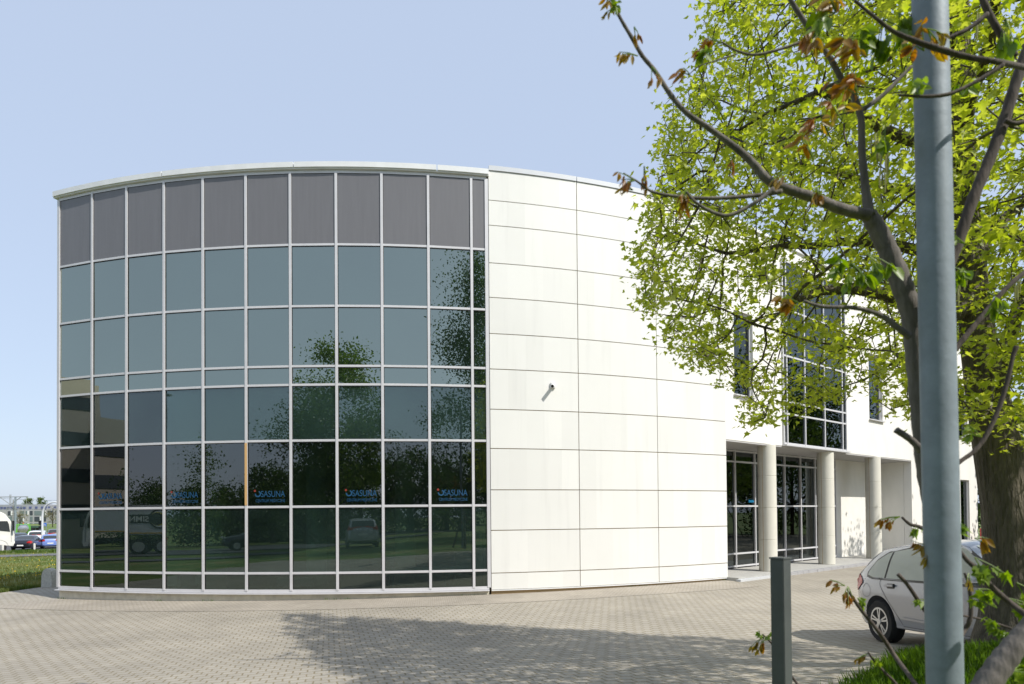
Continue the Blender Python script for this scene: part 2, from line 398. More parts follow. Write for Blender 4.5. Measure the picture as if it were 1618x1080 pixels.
for i, a in enumerate(MA):                           # mullions
    p = arcp(a, RR, 0); n = Vector((math.sin(a), -math.cos(a), 0)); t = Vector((math.cos(a), math.sin(a), 0))
    w = FW if 0 < i < 11 else .09
    cw.box(p-n*.025+Vector((0, 0, (TZ[0]+TZ[-1])/2)), (w, .10, TZ[-1]-TZ[0]-.02), (t, n, UZ))
tr = cw
for i in range(11):
    a, b, t, n = facet(i); c = (a+b)/2; L = (b-a).length+.004
    for z in TZ:
        h = .058 if z not in (TZ[0], TZ[-1]) else .085
        tr.box(c+Vector((0, 0, z))-n*.032, (L, .09, h), (t, n, UZ))
curtain = cw.build('curtain_wall', m_frame, bld, bevel=.004)
seams = MB()
for i in range(11):
    a, b, t, n = facet(i); c = (a+b)/2; L = (b-a).length-FW*.6
    for k in range(8):
        z0, z1 = TZ[k]+.03, TZ[k+1]-.03
        p = MB().add([a+t*.03+UZ*z0, b-t*.03+UZ*z0, b-t*.03+UZ*z1, a+t*.03+UZ*z1], [(0, 1, 2, 3)])
        if k == 7:
            p = MB().box(c+UZ*((z0+z1)/2)-n*.01, (L, .02, z1-z0), (t, n, UZ)); p.build('grey_panel', m_grey, curtain)
        else:
            t2 = (t+n*rnd.uniform(-.0022, .0022)).normalized(); u2 = (UZ+n*rnd.uniform(-.0028, .0028)).normalized()
            p = MB().box(c+UZ*((z0+z1)/2)-n*.016, (L, .012, z1-z0), (t2, t2.cross(u2)*-1, u2))
            p.build('glass_pane', (m_glass_bot, m_glass_low, m_glass_mid, m_glass)[k] if k < 4 else m_glass_up, curtain)
# dark gaskets beside every frame line
gk = MB()
for i in range(11):
    a, b, t, n = facet(i); L = (b-a).length
    for k in range(8):
        z0, z1 = TZ[k]+.03, TZ[k+1]-.03
        for q in (FW/2+.006, L-FW/2-.006):
            gk.box(a+t*q+UZ*((z0+z1)/2)-n*.002, (.012, .012, z1-z0), (t, n, UZ))
        gk.box((a+b)/2+UZ*(z1-.006)+n*.004, (L-FW-.026, .012, .014), (t, n, UZ))
gk.build('gasket', m_dark, curtain)
os_ = MB(); a = MA[5]; p = arcp(a, RR, 0); n = Vector((math.sin(a), -math.cos(a), 0)); t = Vector((math.cos(a), math.sin(a), 0))
os_.box(p+n*.0285+UZ*((2.15+3.78)/2), (.06, .006, 1.54), (t, n, UZ)); os_.build('wooden_strip', m_orange, curtain)
# logo stickers on the panes of the second row from the middle
for i in (1, 3, 5, 7, 9):
    a, b, t, n = facet(i); L = (b-a).length
    P = a+t*(L*.19)-n*.002
    s = MB(); wd = L*.68
    put_text(s, 'SASUNA', .215, wd*.80, P+t*(wd*.19)+UZ*2.40, t, UZ, .001)
    put_text(s, 'CENTRUM MEDYCZNE', .105, wd*.97, P+t*(wd*.02)+UZ*2.27, t, UZ, 0)
    oc = P+t*(wd*.095)+UZ*2.475                      # the O: an open ring whose top left is a dot
    ri, ro = .047, .080; pv = []; m = 20
    for k in range(m+1):
        an = R_(-185)+R_(255)*k/m
        pv.append(oc+t*(ro*math.cos(an))+UZ*(ro*math.sin(an))); pv.append(oc+t*(ri*math.cos(an))+UZ*(ri*math.sin(an)))
    s.add(pv, [(2*k, 2*k+1, 2*k+3, 2*k+2) for k in range(m)])
    lg = s.build('logo_sticker', m_blue, curtain)
    d = MB(); d.add([oc+t*(-.075+.03*math.cos(k*.785))+UZ*(.075+.03*math.sin(k*.785))+n*.001 for k in range(8)], [tuple(range(8))])
    d.build('logo_dot', m_red, curtain)
# coping over the curtain wall: overhanging rounded metal in segments
def arc_band(mb, a0, a1, r0, r1, z0, z1, seg):
    for k in range(seg):
        u, v = a0+(a1-a0)*k/seg, a0+(a1-a0)*(k+1)/seg
        P = [arcp(u, r0, z0), arcp(v, r0, z0), arcp(v, r0, z1), arcp(u, r0, z1), arcp(u, r1, z0), arcp(v, r1, z0), arcp(v, r1, z1), arcp(u, r1, z1)]
        f = [(4, 5, 6, 7), (0, 3, 2, 1), (3, 7, 6, 2), (0, 1, 5, 4)]
        if k == 0: f.append((0, 4, 7, 3))
        if k == seg-1: f.append((1, 2, 6, 5))
        mb.add(P, f)
cp = MB(); es = [MA[0]-.004]+[MA[2]-.004, MA[4], MA[6]-.01, MA[8], MA[10]-.02, MA[11]+.002]
es = [MA[0]-.006, MA[3], MA[6]+.005, MA[9]+.01, MA[11]+.003]
for k in range(4): arc_band(cp, es[k]+.0006, es[k+1]-.0006, RR-.4, RR+.095, 10.535, 10.665, 6)
arc_band(cp, es[0], es[-1], RR-.38, RR+.065, 10.505, 10.533, 22)
cp.build('roof_coping', m_cop, bld, bevel=0)
cp2 = MB()
WA = [ang(775.5), ang(915), ang(1039), ang(1147)]
for k in range(3): arc_band(cp2, WA[k]+.0004, WA[k+1]-.0004, RR-.4, RR+.06, 10.66, 10.78, 6)
cp2.build('roof_coping', M('coping_grey', (.55, .57, .6), .45), bld)
# cladding
WZ = [0.02, .44, 1.517, 2.54, 3.586, 4.58, 5.6, 6.5, 7.42, 8.30, 9.26, 9.90, 10.66]
cl = MB(); g = .0105
for k in range(3):
    for j in range(len(WZ)-1):
        ga = g/RR
        arc_band(cl, WA[k]+(ga if k else .0), WA[k+1]-(ga if k < 2 else 0), RR-.01, RR+.035, WZ[j]+g, WZ[j+1]-g, 5)
clad = cl.build('cladding', m_white, bld)
bk = MB(); arc_band(bk, WA[0], WA[3]-.0005, RR-.30, RR-.004, -.3, 10.66, 16); bk.build('cladding_backing', m_joint, clad)
dr = MB(); arc_band(dr, WA[0], WA[3], RR+.002, RR+.05, -.005, .02, 16); dr.build('drip_edge', m_cop, clad)
pl = MB(); arc_band(pl, MA[0], MA[11], RR-.4, RR-.02, -.6, .02, 22); pl.build('plinth', m_plinth, bld)
sil = MB(); arc_band(sil, MA[0]-.002, MA[11], RR-.02, RR+.075, .0, .022, 22); sil.build('sill', m_frame, bld)
# roof, side and back walls
E = Vector((*circ(1147), 0)); WT = Vector((.8, .6, 0)); WN = Vector((.6, -.8, 0))      # entrance wall line, outward normal
SEND = 22.0; H = 10.66
A0 = arcp(MA[0], RR, 0)
arcpts = [arcp(MA[0]+(WA[3]-MA[0])*k/30, RR-.3, 0) for k in range(31)]
far = E+WT*SEND
roofp = arcpts+[E+WT*2-WN*.3, far-WN*.3, far-WN*16, Vector((A0.x+1.5, A0.y+26, 0))]
rf = MB(); rf.prism([Vector((p.x, p.y, 10.40)) for p in roofp], (0, 0, .12)); rf.build('roof', M('roof_felt', (.2, .2, .2), .9), bld)
sd = MB()
def wall_between(mb, p, q, z0, z1, th=.25):
    d = (q-p); L = d.length; t = d.normalized(); nn = Vector((t.y, -t.x, 0))
    mb.box((p+q)/2+Vector((0, 0, (z0+z1)/2)), (L, th, z1-z0), (t, nn, UZ))
wall_between(sd, A0+Vector((.16, .25, 0)), Vector((A0.x+1.5, A0.y+26, 0)), -.6, 10.55)
wall_between(sd, Vector((A0.x+1.5, A0.y+26, 0)), far-WN*16, -.6, 10.55)
wall_between(sd, far-WN*16, far-WN*.35, -.6, 10.6)
sd.build('side_wall', m_stucco, bld)

# --- entrance wing: wall with window openings
def swall(px, off=0.0):
    k = (px-809)/F; o = E-WN*off
    # o + s*WT : X = k*Y
    s = (k*o.y-o.x)/(WT.x-k*WT.y); return s
def wp(s, z, off=0.0): return E+WT*s-WN*off+UZ*z
def holed(mb, s0, s1, z0, z1, holes, off, th):
    ss = sorted({s0, s1, *[h[0] for h in holes], *[h[1] for h in holes]}); zs = sorted({z0, z1, *[h[2] for h in holes], *[h[3] for h in holes]})
    ss = [s for s in ss if s0 <= s <= s1]; zs = [z for z in zs if z0 <= z <= z1]
    for i in range(len(ss)-1):
        for j in range(len(zs)-1):
            sm, zm = (ss[i]+ss[i+1])/2, (zs[j]+zs[j+1])/2
            if any(h[0] < sm < h[1] and h[2] < zm < h[3] for h in holes): continue
            for o in (off, off+th): mb.add([wp(ss[i], zs[j], o), wp(ss[i+1], zs[j], o), wp(ss[i+1], zs[j+1], o), wp(ss[i], zs[j+1], o)], [(0, 1, 2, 3)])
    def rev(a, b): mb.add([a[0], b[0], b[1], a[1]], [(0, 1, 2, 3)])
    for h in holes+[(s0, s1, z0, z1)]:
        c = [(h[0], h[2]), (h[1], h[2]), (h[1], h[3]), (h[0], h[3])]
        for q in range(4):
            p, r = c[q], c[(q+1) % 4]
            mb.add([wp(p[0], p[1], off), wp(r[0], r[1], off), wp(r[0], r[1], off+th), wp(p[0], p[1], off+th)], [(0, 1, 2, 3)])
SR = swall(1441)
zs0 = 4.07
W1 = (swall(1163), swall(1193), 5.45, 8.0); W2 = (swall(1376), swall(1397), 5.5, 8.1); WG = (swall(1238), swall(1338), 4.12, 10.2)
W3 = (swall(1514), swall(1531), 5.5, 8.1); W4 = (swall(1518), swall(1532), .25, 3.4)
ew = MB(); holed(ew, 0, SEND, zs0, H, [W1, W2, W3, WG], 0, .3)
wall_up = ew.build('render_wall', m_stucco, bld)
ew2 = MB(); holed(ew2, SR, SEND, -.5, zs0, [W4], 0, .3); ew2.build('render_wall', m_stucco, bld)
ec = MB(); ec.box(wp(SEND/2+.05, H+.045, .14), (SEND-.1, .42, .09), (WT, WN, UZ)); ec.build('roof_coping', m_cop, bld)
def window(hole, vs, zs, name='window', mat=None, off=.12, fw=.06):
    mb = MB(); s0, s1, z0, z1 = hole
    for s in [s0+fw/2]+vs+[s1-fw/2]: mb.box(wp(s, (z0+z1)/2, off), (fw, .08, z1-z0-.004), (WT, WN, UZ))
    cols = [s0+fw/2]+vs+[s1-fw/2]
    for z in [z0+fw/2]+zs+[z1-fw/2]:
        for k in range(len(cols)-1): mb.box(wp((cols[k]+cols[k+1])/2, z, off+.004), (cols[k+1]-cols[k]-fw, .07, fw), (WT, WN, UZ))
    w = mb.build(name, m_frame, bld, bevel=.004)
    p = MB(); p.box(wp((s0+s1)/2, (z0+z1)/2, off+.01), (s1-s0-.02, .012, z1-z0-.02), (WT, WN, UZ)); p.build('glass_pane', mat or m_glass_d, w)
    return w
m_glass_d = glassmat('window_glass', .05, (.10, .13, .12), wave=.05)
for h in (W1, W2, W3, W4):
    w = window(h, [], [])
    s_ = MB(); s_.box(wp((h[0]+h[1])/2, h[2]-.02, -.03), (h[1]-h[0]+.1, .12, .035), (WT, WN, UZ)); s_.build('window_sill', m_frame, w)
gs = [swall(x) for x in (1244, 1272.5, 1303.5, 1331.5)]
w = window(WG, gs, [5.13, 5.53, 7.03, 8.57], off=-.02)
sg = MB(); sg.box(wp((WG[0]+WG[1])/2, WG[2]-.035, -.07), (WG[1]-WG[0]+.06, .18, .05), (WT, WN, UZ)); sg.build('window_sill', m_frame, w)
# recess
DP = 1.35
sf = MB(); sf.box(wp(SR/2, zs0-.02, DP/2), (SR-.02, DP-.02, .06), (WT, WN, UZ)); sf.build('soffit', m_soffit, bld)
SG1 = swall(1320, DP)
bw = MB(); holed(bw, SG1, SR+.2, -.4, zs0+.1, [], DP, .25); bw.build('recess_wall', m_stucco, bld)
rt = MB(); rt.box(wp(SR+.13, 1.8, DP/2+.16), (.26, DP-.3, 4.5), (WT, WN, UZ)); rt.build('recess_wall', m_stucco, bld)
rl = MB(); rl.box(wp(-.12, 1.8, .75), (.2, 1.3, 4.5), (WT, WN, UZ)); rl.build('recess_wall', m_stucco, bld)
eg = MB(); ZB = .05
gsx = [-.02]+[swall(x, DP) for x in (1161, 1192, 1225, 1239.5, 1264.5, 1287.5)]+[SG1-.04]
for s in gsx: eg.box(wp(s, (ZB+zs0)/2, DP), (.05, .10, zs0-ZB), (WT, WN, UZ))
for z in (ZB+.05, .52, 2.12, 3.62, 3.98):
    for k in range(len(gsx)-1): eg.box(wp((gsx[k]+gsx[k+1])/2, z, DP+.004), (gsx[k+1]-gsx[k]-.05, .09, .055), (WT, WN, UZ))
eg = eg.build('entrance_glazing', m_frame, bld, bevel=.004)
for k in range(len(gsx)-1):
    p = MB(); p.box(wp((gsx[k]+gsx[k+1])/2, (ZB+zs0)/2, DP+.015), (gsx[k+1]-gsx[k]-.03, .012, zs0-ZB-.05), (WT, WN, UZ)); p.build('glass_pane', m_glass_e, eg)
sk = MB(); P = wp(swall(1191, DP)-.05, 2.25, DP-.03)
put_text(sk, 'OSASUNA', .12, .34, P-WT*.31, WT, UZ, .003); sk.build('logo_sticker', M('logo_blue_bright', (.01, .25, .5), .6), eg)
# platform with granite edge blocks
pf = MB(); pf.box(wp(6.9, -.18, .54), (13.9, 1.9, .42), (WT, WN, UZ)); pf.build('entrance_platform', m_platform, bld)
ge = MB(); s = 2.4; 
while s < 13.6:
    L = rnd.choice([.35, .42, .55, .6]); ge.box(wp(s+L/2, -.185+rnd.uniform(-.004, .004), -.49-rnd.uniform(0, .012)), (L-.012, .14, .42), (WT, WN, UZ)); s += L
ge.build('granite_edging', m_granite, bld, bevel=.006)
ge = MB(); ge.box(wp(1.1, -.21, -.49), (2.55, .14, .42), (WT, WN, UZ)); ge.build('ramp_edging', M('pale_granite', (.52, .53, .54), .6, var=.08, vscale=20), bld)
# columns
for px in (1212.5, 1305, 1380, 1458):
    s = swall(px, .16); c = wp(s, 0, .16); prof = []; r = .275
    zz = [0.03, 1.04, 2.05, 3.06, 4.05]
    for k in range(4): prof += [(r-.012, zz[k]), (r, zz[k]+.010), (r, zz[k+1]-.010), (r-.012, zz[k+1])]
    cb = MB(); cb.lathe(c, prof, 40); co = cb.build('column', m_col, bld, smooth=True, auto=30)
    v = Vector((-c.x, -c.y, 0)).normalized(); tt = Vector((-v.y, v.x, 0)); d_ = (v*.9+tt*(-.43)).normalized() if False else (v*.88-Vector((v.y, -v.x, 0))*(-.475)).normalized()
    d_ = (v+Vector((v.y, -v.x, 0))*(.55)).normalized()
    jb = MB(); jb.box(c+d_*(r-.004)+UZ*2.04, (.014, .012, 4.0), (Vector((-d_.y, d_.x, 0)), d_, UZ)); jb.build('column_joint', m_joint, co)
# interior behind the glass
fl = MB(); fl.prism([Vector((p.x, p.y, -.02)) for p in [arcp(MA[0]+(MA[-1]-MA[0])*k/12, RR-.5, 0) for k in range(13)]]+[Vector((0, 27, -.02)), Vector((-11, 27, -.02))], (0, 0, .05)); fl.build('interior_floor', m_intf, bld)
sl_ = MB(); arc_band(sl_, MA[0]+.006, MA[-1]-.002, RR-9, RR-.28, 5.2, 5.55, 14); sl_.build('floor_slab', m_int, bld)
bl = MB(); arc_band(bl, MA[0]+.012, MA[-1]-.004, RR-.27, RR-.20, 3.84, 5.19, 14); bl.build('interior_blind', m_intw, bld)
ib = MB(); arc_band(ib, MA[0]+.02, MA[-1], RR-9.2, RR-9, -.1, 10.3, 14); ib.build('interior_wall', m_int, bld)
iw = MB(); wall_between(iw, arcp(MA[-1], RR-.4, 0), arcp(MA[-1], RR-9, 0), -.1, 10.3, .15); iw.build('interior_wall', m_int, bld)
for px, rr in ((338, .3), (500, .27), (640, .27), (757, .2)):
    dq = {338: .62, 500: 1.5, 640: 1.6}.get(px, .8); c = Vector(((px-809)/F*(circ(px)[1]+dq), circ(px)[1]+dq, 0))
    cb = MB(); cb.lathe(c, [(rr, .03), (rr, 5.2)], 28); cb.build('interior_column', M('pale_green_plaster', (.62, .68, .63), .8), bld, smooth=True, auto=40)
eb = MB(); eb.prism([wp(0.3, -.02, DP+.3), wp(8, -.02, DP+.3), wp(8, -.02, DP+6), wp(0.3, -.02, DP+6)], (0, 0, .05)); eb.build('interior_floor', m_intf, bld)
eb = MB(); eb.box(wp(4, 2, DP+5), (9, .2, 4.2), (WT, WN, UZ)); eb.box(wp(4, 4.15, DP+2.6), (9, 4.8, .1), (WT, WN, UZ)); eb.build('interior_wall', m_int, bld)
for s in (swall(1182, DP)-.1, swall(1275, DP)):
    cb = MB(); cb.lathe(wp(s, 0, DP+1.4), [(.22, .03), (.22, 4.1)], 24); cb.build('interior_column', m_intw, bld, smooth=True, auto=40)

# things seen through the lowest panes
def radiator(px0, px1, lab, dep=.55, z0=.12, z1=.40):
    a0, a1 = ang(px0), ang(px1); p = arcp((a0+a1)/2, RR-dep, 0)
    t = thing('radiator', lab, 'radiator', (p.x, p.y, .03), group='low radiators inside the curtain wall')
    mb = MB(); arc_band(mb, a0, a1, RR-dep-.06, RR-dep+.06, z0, z1, 5); mb.build('panel', m_intw, t)
    for a in (a0+(a1-a0)*.15, a1-(a1-a0)*.15):
        mb = MB(); mb.tube([arcp(a, RR-dep, .03), arcp(a, RR-dep, z0)], .02, 8); mb.build('leg', m_frame, t)
radiator(208, 258, 'low radiator behind the third bottom pane from the left end')
radiator(272, 300, 'short low radiator behind the fourth bottom pane from the left end', .9)
radiator(410, 470, 'low radiator behind the bottom panes right of the wooden strip', 1.0, .08, .30)
bx = thing('bench', 'long pale bench on thin legs behind the bottom panes near the white cladding', 'bench', tuple(arcp(ang(660), RR-1.0, .03)))
mb = MB(); arc_band(mb, ang(590), ang(733), RR-1.3, RR-.9, .33, .52, 8); mb.build('seat', M('pale_laminate', (.6, .64, .6), .6), bx)
for px in (606, 612, 704, 722):
    mb = MB(); mb.tube([arcp(ang(px), RR-1.0, .03), arcp(ang(px), RR-1.0, .33)], .025, 8); mb.build('leg', m_frame, bx)

# security camera on the cladding
a = ang(873); p = arcp(a, RR+.035, 1.95+(809-608)/F*circ(873)[1]); n = Vector((math.sin(a), -math.cos(a), 0)); t = Vector((math.cos(a), math.sin(a), 0))
sc = thing('security_camera', 'small white security camera with black lens mounted on the white cladding', 'security camera', tuple(p))
m_camw = M('white_plastic', (.72, .72, .72), .4)
mb = MB(); mb.box(p+n*.03-UZ*.0+t*.02, (.13, .06, .15), (t, n, UZ)); mb.build('wall_box', m_camw, sc, bevel=.012)
mb = MB(); mb.tube([p+n*.06-UZ*.03, p+n*.12-UZ*.05], .022, 10); mb.build('arm', m_camw, sc)
dd = (n*.75-t*.45-UZ*.35).normalized(); q = p+n*.13-UZ*.02-t*.0
mb = MB(); mb.tube([q-dd*.06, q-dd*.055, q+dd*.12, q+dd*.125], [.03, .045, .045, .042], 18); hd = mb.build('camera_head', m_camw, sc, smooth=True, auto=30)
mb = MB(); mb.tube([q+dd*.124, q+dd*.128], .037, 18); mb.build('lens', m_black, hd)

# pavement strip along the building
def arcstrip():
    vs = []; fs = []; n = 60
    for k in range(n+1):
        a = MA[0]-.01+(WA[3]-.01-MA[0])*k/n
        for r in (RR-.06, RR+.5, RR+1.0, RR+1.55):
            p = arcp(a, r, 0); vs.append((p.x, p.y, gz1(p.x, p.y)+.006))
    for k in range(n):
        for q in range(3): i = k*4+q; fs.append((i, i+1, i+5, i+4))
    me = bpy.data.meshes.new('pavement'); me.from_pydata(vs, [], fs); tag(link(me, 'pavement', mat_strip, smooth=True), kind='structure')
arcstrip()

# ------------------------------------------------------------------ vehicles
m_tyre = M('tyre_rubber', (.018, .018, .019), .85)
m_rim = M('alloy', (.62, .63, .65), .3, .85)
m_carglass = M('car_glass', (.035, .04, .04), .05, 0, spec=.8)
m_tail = M('tail_light_red', (.45, .02, .02), .2)
m_plate = M('number_plate', (.75, .75, .72), .5)
m_seam = M('panel_gap', (.03, .03, .033), .8)
m_under = M('underbody_black', (.015, .015, .016), .8)
def smooth_line(P, n):
    """Catmull-Rom through 2D points"""
    P = [P[0]]+list(P)+[P[-1]]; out = []
    segs = len(P)-3
    for k in range(n):
        u = k/(n-1)*segs; i = min(int(u), segs-1); t = u-i
        p0, p1, p2, p3 = [np.array(P[i+j], float) for j in range(4)]
        out.append(.5*((2*p1)+(-p0+p2)*t+(2*p0-5*p1+4*p2-p3)*t*t+(-p0+3*p1-3*p2+p3)*t**3))
    return np.array(out)
HATCH = dict(L=4.05, W=1.69, wb=(-1.24, 1.23), wr=.31,
    top=[(-2.02, .62), (-2.0, .86), (-1.95, 1.0), (-1.8, 1.14), (-1.5, 1.34), (-1.25, 1.41), (-.6, 1.447), (-.1, 1.445), (.3, 1.39), (.75, 1.16), (1.06, .98), (1.45, .9), (1.8, .79), (1.97, .66), (2.03, .55)],
    bot=[(-2.02, .36), (-1.7, .24), (1.7, .22), (2.03, .3)], belt=[(-2.02, .62), (-1.9, .92), (-1.3, .965), (.9, .87), (1.3, .8), (2.03, .5)],
    plan=[(-2.02, .60), (-1.97, .68), (-1.8, .775), (-1.4, .83), (0, .845), (1.3, .835), (1.7, .76), (1.93, .62), (2.03, .48)], tum=.42,
    side=[[(-1.50, .99, 1.03), (-1.36, .955, 1.19), (-1.15, .945, 1.30), (-1.06, .94, 1.315)], [(-1.02, .94, 1.32), (-.6, .925, 1.36), (-.12, .91, 1.375)], [(-.02, .905, 1.375), (.3, .895, 1.32), (.62, .885, 1.15), (.80, .885, 1.03)]],
    ws=(.36, 1.0), rw=(-1.93, -1.52))
SEDAN = dict(L=4.75, W=1.82, wb=(-1.4, 1.4), wr=.33,
    top=[(-2.37, .6), (-2.34, .92), (-2.2, 1.02), (-1.75, 1.06), (-1.3, 1.22), (-.8, 1.40), (-.2, 1.45), (.2, 1.42), (.65, 1.22), (1.05, 1.0), (1.7, .93), (2.15, .8), (2.33, .65), (2.38, .52)],
    bot=[(-2.37, .4), (-2, .25), (2, .22), (2.38, .3)], belt=[(-2.37, .55), (-2.2, .9), (-1.5, .95), (.9, .88), (1.5, .82), (2.38, .48)],
    plan=[(-2.37, .68), (-2.3, .78), (-2, .86), (-1.4, .905), (0, .91), (1.5, .9), (2, .82), (2.28, .66), (2.38, .5)], tum=.42,
    side=[[(-1.45, .97, 1.03), (-1.1, .955, 1.24), (-.75, .95, 1.33)], [(-.70, .95, 1.34), (-.1, .93, 1.37)], [(0, .925, 1.37), (.35, .91, 1.28), (.8, .9, 1.02)]],
    ws=(.28, .98), rw=(-1.72, -.92))
SUV = dict(L=4.45, W=1.84, wb=(-1.3, 1.35), wr=.36,
    top=[(-2.22, .7), (-2.2, 1.05), (-2.12, 1.25), (-1.85, 1.58), (-1.5, 1.66), (-.5, 1.70), (.1, 1.66), (.6, 1.36), (1.0, 1.13), (1.6, 1.05), (2.0, .95), (2.18, .75), (2.23, .6)],
    bot=[(-2.22, .45), (-1.9, .32), (1.9, .3), (2.23, .38)], belt=[(-2.22, .65), (-2.1, 1.02), (-1.5, 1.08), (1.0, 1.0), (1.5, .92), (2.23, .55)],
    plan=[(-2.22, .74), (-2.15, .82), (-1.9, .88), (-1.4, .915), (0, .92), (1.5, .91), (1.9, .84), (2.15, .68), (2.23, .52)], tum=.34,
    side=[[(-1.85, 1.10, 1.2), (-1.65, 1.09, 1.45), (-1.2, 1.08, 1.55)], [(-1.12, 1.08, 1.56), (-.2, 1.05, 1.59)], [(-.1, 1.045, 1.59), (.3, 1.03, 1.45), (.8, 1.02, 1.16)]],
    ws=(.2, .95), rw=(-2.14, -1.88))
def wheel(parent, x, y, r, side, w=.20, spokes=10, simple=False):
    t = MB(); n = 32 if not simple else 18
    t.lathe((x, y, r), [(r*.62, -w/2), (r*.93, -w/2), (r, -w/2+.03), (r, w/2-.03), (r*.93, w/2), (r*.62, w/2)], n, 'Y')
    ty = t.build('wheel', m_tyre, parent, world=False, smooth=True, auto=40)
    m = MB(); yo = side*(w/2-.01)
    m.lathe((x, y+yo, r), [(r*.66, -.015), (r*.66, .015)], n, 'Y')
    if simple:
        rim = m.build('rim', m_rim, ty, world=False); return ty
    m = MB()
    k = n
    vs = []; fs = []
    for a in range(k):
        an = 2*math.pi*a/k
        for rr, yy in ((.66, .012), (.58, .012), (.58, -.02), (.66, -.02)): vs.append((x+rr*r*math.cos(an), y+yo+side*yy, r+rr*r*math.sin(an)))
    for a in range(k):
        b = (a+1) % k
        for q in range(4): fs.append((a*4+q, b*4+q, b*4+(q+1) % 4, a*4+(q+1) % 4))
    m.add(vs, fs)
    for a in range(spokes):
        an = 2*math.pi*(a//2)/(spokes/2)+(.16 if a % 2 else -.16)+.3; d = Vector((math.cos(an), 0, math.sin(an))); pp = Vector((-d.z, 0, d.x))
        m.box(Vector((x, y+yo, r))+d*(r*.33), (r*.56, .022, r*.075), (d, Vector((0, 1, 0)), pp))
    m.lathe((x, y+yo, r), [(r*.14, -.02), (r*.14, .018), (r*.1, .022)], 16, 'Y')
    rim = m.build('rim', m_rim, ty, world=False, smooth=True, auto=35)
    b = MB(); b.lathe((x, y+yo-side*.05, r), [(r*.6, -.01), (r*.6, .01)], n, 'Y'); b.build('brake_disc', M('dark_steel', (.05, .05, .055), .5, .6), ty, world=False)
    return ty

